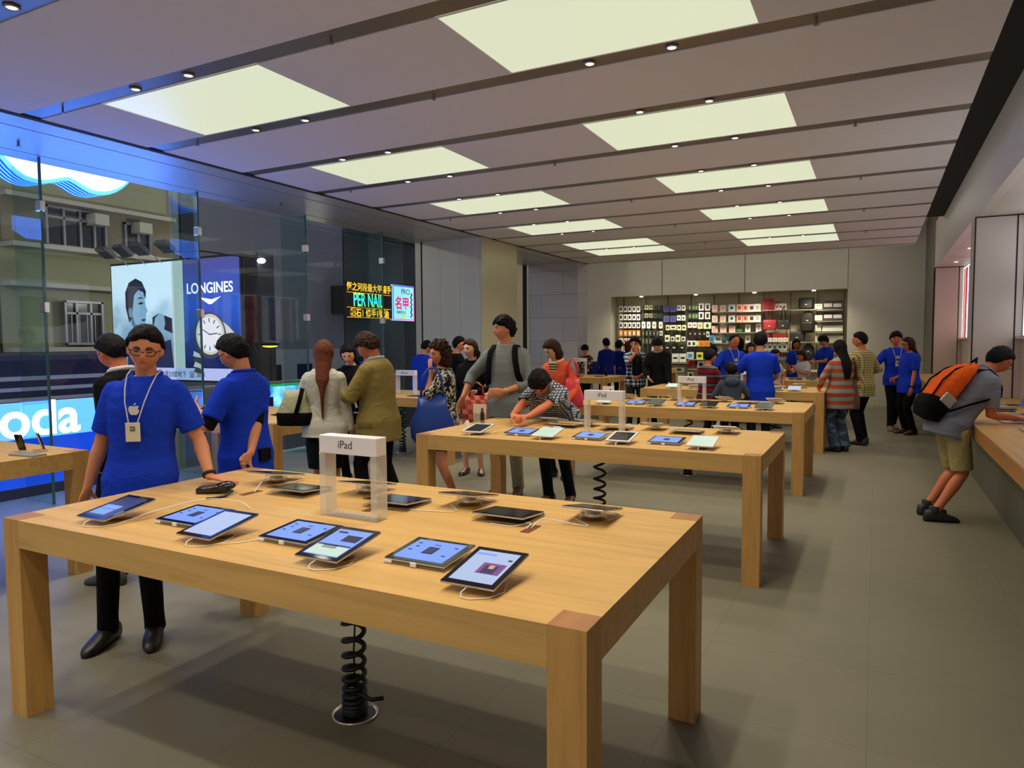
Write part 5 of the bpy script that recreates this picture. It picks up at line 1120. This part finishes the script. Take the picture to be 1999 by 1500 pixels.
# 31 32 employees at the right
person('young man in blue with a lanyard gesturing while he talks to a colleague', 1748, 12.75, -165, 1.76, hair='mop', top=BLUE, bottom=BLK, lanyard=True, logo=True, head=(-8, 2, 0), skin=SKINR, vox=.010, arms={1: dict(w=(.30, .30, 1.06), p=(1, -.6, -.6), n=(0, 0, 1), d=(.5, .5, .1)), -1: dict(w=(-.10, .28, .98), p=(-1, -.3, -1))}, feet=((-.02, -.12), (.10, .22)), shoe=mat('taupe shoe', srgb((110, 100, 76)), .6), watch=(1, BLK, .03))
person('woman in blue with long auburn-tipped hair and glasses, arm hanging', 1776, 12.1, -95, 1.66, female=True, hair='long', hm=HAIRD, tail=.18, top=BLUE, bottom=BLK, head=(-12, 4, 0), skin=SKINR, fat=1.12, vox=.010, glasses=True, arms={-1: dict(w=(-.24, .12, .84), c=.3), 1: dict(w=(.1, .2, 1.0))}, shoe=mat('red soled shoe', srgb((80, 34, 34)), .6), watch=(-1, BLK, .028), hem=-.05)
# 33 young man with orange backpack
N_ = person('young man in a grey t-shirt and khaki shorts leaning on the counter', 0, 0, 92, 1.74, xy=(.56, 7.42), vox=.008, lean=45, head=(4, 36, 0), glasses=True, top=cloth('heather grey', (128, 132, 142), .5), bottom=cloth('khaki shorts', (178, 160, 104)), bot='shorts', skin=SKINR, hair='short', pelv=(0, .06), drop=.05, neckline=.01,
    arms={1: dict(w=(.12, .56, .925), abs=1, p=(.1, -1, -.3), d=(.1, 1, 0), n=(0, 0, -1), c=.3), -1: dict(w=(-.14, .50, 1.13), abs=1, p=(-.3, .3, -1), d=(.2, -.1, 1), n=(.6, 0, .3), c=1.1)}, feet=((-.13, -.03), (.12, -.10)), shoe=mat('black slip-on', (.014, .014, .014), .6), hem=-.02)
for sg in (-1, 1):
    hip, kn, an, ty = N_['LG'][sg]; MB().tube([an+Vector((0, 0, -.02)), an+Vector((0, 0, .06))], [.044, .043], 14).build('sock', mat('black sock', (.02, .02, .022), .9), N_['root'], True)
# orange backpack on his back
t = thing('backpack', 'orange and black backpack on the back of the young man at the counter', 'backpack'); t.matrix_world = N_['M']
sp = N_['sp']
def bk(h, yo, xo=0): return sp(h, yo, xo)[0]
OR = cloth('orange nylon', (236, 96, 30), .4, 14)
m = MB(); R = []
for h, dpt, w in ((-.04, .03, .10), (.0, .075, .14), (.10, .105, .155), (.22, .105, .16), (.34, .09, .155), (.43, .06, .135), (.50, .022, .08)):
    c, rg, fr, q = sp(h, -(.125+dpt)); R.append(oval(c, rg, fr, w, dpt, 22, 2.6))
smooth_remesh(m.rings(R).build('bag', OR, t, True), .010, 3)
m = MB(); R = []
for h, dpt, w in ((-.065, .03, .10), (-.04, .09, .145), (.04, .118, .165), (.10, .118, .168), (.12, .112, .160)):
    c, rg, fr, q = sp(h, -(.120+dpt)); R.append(oval(c, rg, fr, w, dpt, 22, 2.6))
smooth_remesh(m.rings(R).build('black_base', BLK, t, True), .010, 3)
m = MB()
for xo in (-.10, .10):
    m.tube([bk(.46, -.20, xo*.7), bk(.36, -.29, xo*.8), bk(.24, -.335, xo), bk(.10, -.33, xo)], .012, 8, flat=.5)
m.tube([bk(.50, -.16, -.04), bk(.56, -.16, 0), bk(.50, -.16, .04)], .01, 8)
m.build('black_webbing', BLK, t, True)
MB().obox(bk(.12, -.22, .165), (1, 0, 0), (0, 1, -.9), (0, .9, 1), .014, .06, .05, .01).build('side_pocket_packet', mat('silver packet', (.45, .44, .40), .35, .4, bump=.5, bscale=40), t)
for sg in (-1, 1):
    P = [bk(.46, -.13, sg*.08), bk(.53, -.05, sg*.085), bk(.535, .04, sg*.09), bk(.46, .125, sg*.12), bk(.38, .13, sg*.165), bk(.28, .04, sg*.195), bk(.16, -.06, sg*.188), bk(.04, -.16, sg*.165)]
    MB().tube(P, .024, 8, flat=.35, ref=(1, 0, 0)).build('strap', BLK, t, True)
# bags
def bag_on(name, lab, cat, pxy, z0, z1, w, d, m_, rz=0, top=.8, strap=None, extra=None):
    t = thing(name, lab, cat, (pxy[0], pxy[1], z0), rz)
    h = z1-z0; b = MB(); R = []
    for k, fx, fy in ((0, .80, .8), (.06, .95, 1.0), (.35, 1.0, 1.0), (.75, top+.05, .75), (1.0, top, .35)): R.append(oval((0, 0, h*k), (1, 0, 0), (0, 1, 0), w*fx, d*fy, 24, 3.2))
    b.rings(R).build('bag_body', m_, t, True)
    if strap:
        for yy in (-d*.3, d*.3): MB().tube([(-w*.5, yy, h*.97), (-w*.40, yy*.7, h+strap*.7), (-w*.1, 0, h+strap), (w*.1, 0, h+strap), (w*.40, yy*.7, h+strap*.7), (w*.5, yy, h*.97)], .011, 8).build('strap', m_, t, True)
    return t
def gp(u, dep): return tuple((Vector(r0)*((u-999.5)/1374.1*dep)+FWH*dep)[:2])
bag_on('tote_bag', 'big royal blue leather tote hanging from the curly-haired woman\'s arm', 'bag', gp(843, 6.75), .68, 1.12, .215, .10, mat('blue leather', srgb((26, 62, 150)), .35, bump=.2, bscale=12), yw+.1, .62, .26)
bag_on('handbag', 'pink handbag hanging beside the woman in coral', 'bag', gp(1118, 8.2), .86, 1.22, .13, .07, mat('pink leather', srgb((226, 62, 78)), .4), yw, .6, .2)
bag_on('shopping_bag', 'black paper shopping bag with a small white emblem held between two shoppers', 'bag', gp(690, 6.95), .82, 1.14, .14, .05, BLK, yw, .98, .1)
t = bpy.data.objects['shopping_bag']; MB().obox((.03, -.058, .20), (1, 0, .3), (0, 1, 0), (-.3, 0, 1), .010, .002, .035).obox((.035, -.058, .12), (1, 0, 0), (0, 1, 0), (0, 0, 1), .028, .002, .005).obox((.03, -.058, .26), (1, 0, 0), (0, 1, 0), (0, 0, 1), .014, .002, .012).build('white_emblem', WHITEP, t)
bag_on('shopping_bag', 'brown and black shopping bag carried low by the woman in black', 'bag', gp(712, 7.2), .42, .82, .13, .06, mat('brown paper bag', srgb((92, 62, 38)), .6), yw, .95, .1)
bag_on('shopping_bag', 'red and pink checked shopping bag carried by the woman in the black shirt', 'bag', gp(930, 8.25), .62, 1.0, .17, .08, plaid('red pink check', (150, 44, 38), (196, 110, 90), (170, 60, 50), 9), yw, .98, .15)
t = bag_on('shoulder_bag', 'pale grey and black bag under the arm of the woman in the pale jacket', 'bag', gp(574, 6.35), .90, 1.20, .155, .08, cloth('pale canvas', (176, 174, 140)), yw, .6)
MB().rings([oval((0, 0, h), (1, 0, 0), (0, 1, 0), w, d, 24, 3.2) for h, w, d in ((-.02, .13, .06), (-.01, .155, .085), (.09, .163, .088), (.10, .16, .086))]).tube([(.03, -.09, .08), (.07, -.10, .20), (.09, -.06, .32)], .022, 8, flat=.4).build('black_base', BLK, t, True)
bag_on('shoulder_bag', 'brown shoulder bag of the woman in the striped sweater', 'bag', gp(1666, 10.2), .62, 1.06, .10, .07, mat('brown suede', srgb((112, 78, 44)), .8), yw, .5, .3)
bag_on('backpack', 'tiny lime green bag on the floor beyond the coiled cord, left row', 'bag', gp(763, 12.0), .0, .16, .16, .10, mat('lime nylon', srgb((160, 225, 30)), .6), yw, .7)
bag_on('plastic_bag', 'thin white plastic bag hanging by the boys, under the third table edge', 'bag', gp(1408, 10.0), .20, .55, .13, .08, mat('thin white plastic', srgb((180, 186, 196)), .4), yw, .3, .1)
bag_on('handbag', 'small dark blue bag beside the person in the black cap', 'bag', gp(1163, 16.2), .876, 1.17, .08, .06, cloth('dark blue bag', (18, 34, 90)), yw, .9)
# ================================================================ shelf wall
SY = 21.72
def at(u, v, y=SY):
    d = rt*((u-999.5)/1374.1)+up*((750-v)/1374.1)+fw; t = y/d.y; return d.x*t, 1.62+d.z*t
BU = [1213.6, 1257, 1300, 1345.7, 1391, 1439, 1488.5, 1541, 1593, 1646]
XB = [at(u, 640)[0] for u in BU]
PEG = mat('olive grey peg panel', srgb((74, 76, 60)), .6)
struct('trim_20', MB().box(XB[0]-.02, XB[4]-.02, SY+.20, SY+.24, .9, 2.62), PEG)
rail = MB()
for x in XB: rail.box(x-.012, x+.012, SY+.19, SY+.25, .2, 3.04)
struct('trim_21', rail, mat('shelf upright', srgb((96, 92, 76)), .5, .4))
bayn = ['first', 'second', 'third', 'fourth', 'fifth', 'sixth', 'seventh', 'eighth', 'ninth']
rown = ['top', 'second', 'third', 'fourth', 'fifth', 'sixth', 'seventh', 'eighth']
PM = {}
def pm(c):
    if c not in PM: PM[c] = mat('print %d %d %d' % c, srgb(c), .55)
    return PM[c]
SHB = mat('shelf board', srgb((170, 165, 150)), .5, .3)
def shelf(b, v, r):
    z = at((BU[b]+BU[b+1])/2, v)[1]
    tag(MB().box(XB[b]+.012, XB[b+1]-.012, SY-.14, SY+.19, z-.02, z).build('shelf_board', SHB), '%s metal shelf in the %s bay of the accessory wall' % (rown[r], bayn[b]), 'shelf', 'shelves of the accessory wall'); return z
def prod(b, r, us, v, w, h, col, pic, what, kind='box', name='product_box', pw=.55, ph=.5, n0=0):
    """a row of hanging or standing boxed goods: centres us, row centre v, size in pixels"""
    first = None
    for i, u in enumerate(us):
        x, z = at(u, v); k = 1/61.5
        lab = '%s, %s row, %s bay%s' % (what, rown[r], bayn[b], '' if len(us) == 1 else ', '+(['leftmost', 'rightmost'] if len(us) == 2 else ['leftmost', 'second from left', 'middle' if len(us) == 3 else 'third from left', 'fourth from left', 'fifth from left', 'sixth from left'])[min(i, 5)] if len(us) != 3 or i < 1 else ', '+('middle', 'rightmost')[i-1])
        if first is None:
            t = thing(name, lab, kind, (x, SY, z), 0, '%s, %s row, %s bay' % (what, rown[r], bayn[b]))
            MB().box(-w*k/2, w*k/2, -.02, .05, -h*k/2, h*k/2, .003).build('carton', pm(col), t)
            if pic: MB().box(-w*k/2*pw, w*k/2*pw, -.024, -.02, -h*k/2*ph, h*k/2*ph).build('front_picture', pm(pic), t)
            first = t
        else: dup(first, (x, SY, z), lab)
L_ = lambda a, b, n: [a+(b-a)*i/(n-1) for i in range(n)]
W_, D_, O_, R__, G1, G2, BL2, PU, PK, YE = (226, 226, 222), (24, 24, 24), (226, 150, 60), (170, 60, 50), (60, 64, 54), (150, 154, 130), (90, 150, 190), (98, 98, 168), (214, 160, 150), (216, 196, 60)
for r, (v, c, p) in enumerate(((603.8, W_, D_), (619.7, W_, D_), (635.3, W_, D_), (651, O_, W_), (666.3, W_, R__), (682, W_, R__))):
    prod(0, r, L_(1212.5, 1246.5, 5), v, 6.6, 11.5, c, p, 'small %s carded case' % ('orange' if c == O_ else 'white'))
prod(1, 0, (1262.5, 1271), 600.5, 7, 8, (206, 214, 160), G1, 'pale green carded item'); prod(1, 0, (1256, 1280, 1290), 601, 7, 9, G1, D_, 'dark carded item')
prod(1, 1, (1262.5, 1271), 616.5, 7, 8, G2, G1, 'grey green carded item'); prod(1, 1, (1256, 1280, 1290), 617, 7, 9, G1, D_, 'dark carded item')
prod(1, 2, (1256.5, 1266.3, 1277.2, 1290), 635, 7, 13, W_, D_, 'tall white carded pen', pw=.25, ph=.3)
prod(1, 3, L_(1256, 1284, 5), 651, 5, 11, G1, G2, 'thin grey carded pouch', pw=.3); prod(1, 3, (1290.5,), 651, 5, 9, W_, G1, 'small white carded item')
prod(1, 4, L_(1256, 1290, 6), 666.5, 5, 11, (84, 88, 76), G2, 'thin grey green carded pouch', pw=.3)
prod(1, 5, (1275, 1282, 1290.5), 682, 5, 8, W_, G2, 'short white carded item')
for r, v in ((0, 603.5), (1, 623)): prod(2, r, (1301, 1314), v, 11, 12, PU, (84, 84, 150), 'square violet pack'); prod(2, r, (1325.3, 1334.5), v-2, 7, 10, W_, D_, 'white carded cable', ph=.25)
prod(2, 2, (1303.5, 1326, 1335.5), 640, 7, 10, (226, 230, 196), D_, 'cream carded adapter', ph=.35); prod(2, 2, (1314.5,), 639.5, 12, 9, (226, 230, 196), D_, 'wide cream carded headset', ph=.3)
prod(2, 3, (1302.7, 1323.3), 661, 9, 13, (226, 230, 196), G1, 'cream carded plug', ph=.35); prod(2, 3, (1313, 1334), 662, 7, 9, W_, G1, 'white carded plug pair')
prod(2, 4, (1303, 1316, 1332), 679, 9, 7, D_, W_, 'low black blister pack', ph=.3)
prod(2, 5, (1304,), 698, 13, 15, D_, G2, 'black boxed accessory'); prod(2, 5, (1318.5, 1333), 699, 13, 16, (210, 214, 206), D_, 'white boxed accessory', pw=.6, ph=.2)
prod(2, 6, (1326,), 722, 20, 9, (200, 206, 190), D_, 'wide pale boxed accessory', pw=.4, ph=.4); prod(2, 7, (1327,), 737, 18, 8, (180, 196, 150), G1, 'wide greenish boxed accessory')
for r, v in ((0, 600.5), (1, 617.5)):
    prod(3, r, (1347, 1354, 1360), v, 6, 11, G1, (110, 150, 80), 'dark carded cable'); prod(3, r, (1369, 1381.5), v-1, 9, 13, W_, D_, 'white carded phone case', pw=.5, ph=.6)
prod(3, 2, (1347, 1356.5), 635, 8, 10, W_, R__, 'white and red carded band', ph=.3); prod(3, 2, (1367,), 636, 9, 12, (226, 214, 160), G2, 'cream carded item'); prod(3, 2, (1381,), 636, 14, 12, (206, 220, 190), D_, 'wide pale carded headset', pw=.3)
prod(3, 3, L_(1348, 1375, 4), 652, 8, 10, (40, 22, 18), W_, 'black boxed earphone', pw=.3, ph=.2); prod(3, 3, (1382,), 653, 5, 10, W_, D_, 'slim white pack')
prod(3, 4, (1346, 1354.5), 671, 8, 11, W_, D_, 'white carded earbud', pw=.5); prod(3, 4, (1361.5,), 671, 5, 10, (230, 214, 110), W_, 'yellow carded earbud'); prod(3, 4, (1369.5, 1380.5), 671, 10, 11, (214, 140, 40), (190, 110, 30), 'orange pack')
z = shelf(3, 702, 5); prod(3, 5, (1347.5,), 694.5, 13, 13, (170, 196, 206), (70, 130, 170), 'blue and white round-picture box'); prod(3, 5, (1366,), 695, 12, 13, (206, 204, 70), (70, 50, 30), 'yellow picture box', ph=.4)
prod(3, 6, (1349,), 711.5, 16, 15, (150, 24, 34), (90, 20, 24), 'red headphone box'); prod(3, 6, (1368.5,), 712, 13, 13, W_, D_, 'white headphone box'); prod(3, 7, (1348.5,), 733, 11, 13, W_, D_, 'white square box with dark picture'); shelf(3, 720.5, 6); shelf(2, 708.5, 5)
for r, v in ((0, 609), (1, 629.5), (2, 649.8)):
    shelf(4, v, r); shelf(5, v-.7, r)
    if r < 2: prod(4, r, (1395.5, 1411.5), v-6.8, 10, 12, (216, 196, 188), PK, 'pale box with a pink phone case'); prod(4, r, (1428.7,), v-7.5, 12, 13, (196, 206, 212), D_, 'pale blue box with a small dark picture', pw=.35, ph=.35)
    else: prod(4, r, (1395.5, 1412, 1429.5), v-6.8, 11, 12, (216, 196, 188), PK, 'pale box with a pink phone case')
for r, v in ((0, 608.3), (1, 628.8)):
    prod(5, r, (1443.5, 1455.5), v-7, 10, 13, (220, 170, 150), R__, 'box with a red and peach portrait'); prod(5, r, (1467.5,), v-7, 11, 13, (200, 190, 190), (60, 24, 30), 'box with a dark portrait'); prod(5, r, (1479,), v-7.2, 11, 14, (210, 206, 210), G2, 'plain pale box')
prod(5, 2, (1443.5,), 645.5, 11, 6, (44, 100, 50), (70, 130, 70), 'low green item'); prod(5, 2, (1460,), 641, 9, 14, W_, D_, 'white box with a dark figure', pw=.2, ph=.45); prod(5, 2, (1481,), 640, 9, 16, W_, G2, 'tall white box with a grey picture')
shelf(4, 670, 3); shelf(5, 669.5, 3)
prod(4, 3, (1402,), 662, 14, 14, (200, 214, 214), (90, 120, 130), 'pale box with an eyewear picture', ph=.3); prod(4, 3, (1389.5, 1422), 662, 9, 14, BL2, (60, 110, 160), 'blue side box'); prod(4, 4, (1400,), 683, 18, 14, (196, 206, 200), G2, 'pale box'); prod(5, 3, (1460, 1478), 662, 9, 13, W_, D_, 'white box with a dark figure', pw=.2, ph=.45)
# bays seven to nine
for b, vs in ((6, (605.5, 667, 686)), (7, (605, 668, 707)), (8, (605, 627, 649, 669, 690))):
    for r, v in enumerate(vs): shelf(b, v, r)
prod(6, 0, (1492, 1499, 1506), 594, 7.2, 20, (150, 20, 36), (130, 16, 30), 'red boxed notebook case', pw=.8, ph=.8); prod(6, 0, (1512, 1519), 597, 6, 13, (160, 24, 36), None, 'shorter red case'); prod(6, 0, (1516.8, 1524.3, 1531.5), 599, 7, 11, W_, R__, 'small white carded case before the red cases', ph=.3)
for i in range(7): prod(6, 1, (1492+6.6*i,), 655, 6.4, 9-.3*i, (150, 22, 34) if i != 2 else (20, 14, 16), None, 'leaning %s sleeve, %s from the left' % ('red' if i != 2 else 'black', bayn[i])) 
prod(6, 1, L_(1492, 1534, 5), 663.5, 8, 7, (206, 202, 190), G2, 'low white box under the sleeves', ph=.3)
prod(6, 2, L_(1493, 1532, 5), 678, 8, 13, W_, D_, 'white carded mouse', pw=.5, ph=.25)
prod(6, 3, L_(1500, 1532, 4), 698, 7, 14, (60, 54, 52), R__, 'dark carded case in the low row', ph=.6)
def wallbag(u0, u1, v0, v1, c, lab, handles=0, pack=False):
    x0, z1 = at(u0, v0); x1, z0 = at(u1, v1); w = (x1-x0)/2; h = z1-z0; m_ = pm(c)
    t = thing('backpack' if pack else 'bag', lab, 'bag', ((x0+x1)/2, SY, z0))
    R = []
    for k, f in (((0, .86), (.08, .98), (.5, 1), (.75, .9), (.92, .62), (1, .3)) if pack else ((0, .92), (.1, .98), (.8, 1), (1, .97))): R.append(oval((0, 0, h*k), (1, 0, 0), (0, 1, 0), w*f, .08*(1.2-.5*k), 20, 3.5))
    MB().rings(R).build('bag_body', m_, t, True)
    if handles:
        for yy in (-.04, .04): MB().tube([(-w*.35, yy, h*.95), (-w*.18, yy, h+handles*.9), (w*.0, yy, h+handles), (w*.18, yy, h+handles*.9), (w*.35, yy, h*.95)], .012, 6).build('handle', m_, t, True)
    if pack:
        MB().tube([(-w*.3, 0, h*.97), (-w*.2, 0, h*1.08), (w*.2, 0, h*1.08), (w*.3, 0, h*.97)], .012, 6).build('handle', m_, t, True)
        MB().rings([oval((0, -.085, h*k), (1, 0, 0), (0, 1, 0), w*f, .04, 16, 3.5) for k, f in ((.08, .7), (.12, .8), (.45, .8), (.5, .7))]).build('front_pocket', m_, t, True)
    MB().box(-.03, .03, -.14 if pack else -.105, -.09, h*(.55 if pack else .3), h*(.55 if pack else .3)+.03).build('tag_plate', pm((190, 180, 150)), t)
wallbag(1489, 1516, 625, 644, (150, 22, 40), 'red tote hanging on the accessory wall', .35)
wallbag(1517, 1541, 624.5, 643, (22, 22, 24), 'black tote hanging on the accessory wall beside the red one', .35)
wallbag(1559, 1589, 582, 602, (20, 20, 20), 'black briefcase on the top shelf of the eighth bay')
wallbag(1563, 1590, 609, 650, (26, 27, 20), 'black backpack hanging in the eighth bay', pack=True)
wallbag(1541, 1572, 648, 665.5, (20, 20, 20), 'black messenger bag on the lower shelf of the eighth bay')
wallbag(1567, 1590, 672, 706, (18, 18, 19), 'black backpack low in the eighth bay', pack=True)
for r, v in ((0, 605), (1, 627)):
    prod(8, r, (1598,), v-8, 12, 6, W_, G2, 'flat white box on top of another', ph=.2); prod(8, r, (1598,), v-3.2, 12, 4, (206, 204, 196), None, 'flat white box at the bottom'); prod(8, r, (1616.5, 1635), v-9, 16, 15, (54, 48, 46), (196, 190, 190), 'dark box with a white device picture', pw=.8, ph=.4)
prod(8, 2, (1598.5,), 641, 11, 11, (206, 206, 190), W_, 'white square box'); prod(8, 2, (1624,), 641.5, 34, 10, (212, 212, 196), W_, 'long white keyboard box', pw=.8, ph=.3)
prod(8, 3, (1598.5,), 662, 11, 11, (206, 206, 190), W_, 'white square box'); prod(8, 3, (1628,), 662, 28, 11, (212, 212, 196), W_, 'long white box', pw=.8, ph=.3); prod(8, 4, (1608,), 682, 9, 13, W_, D_, 'white carded item', ph=.3)
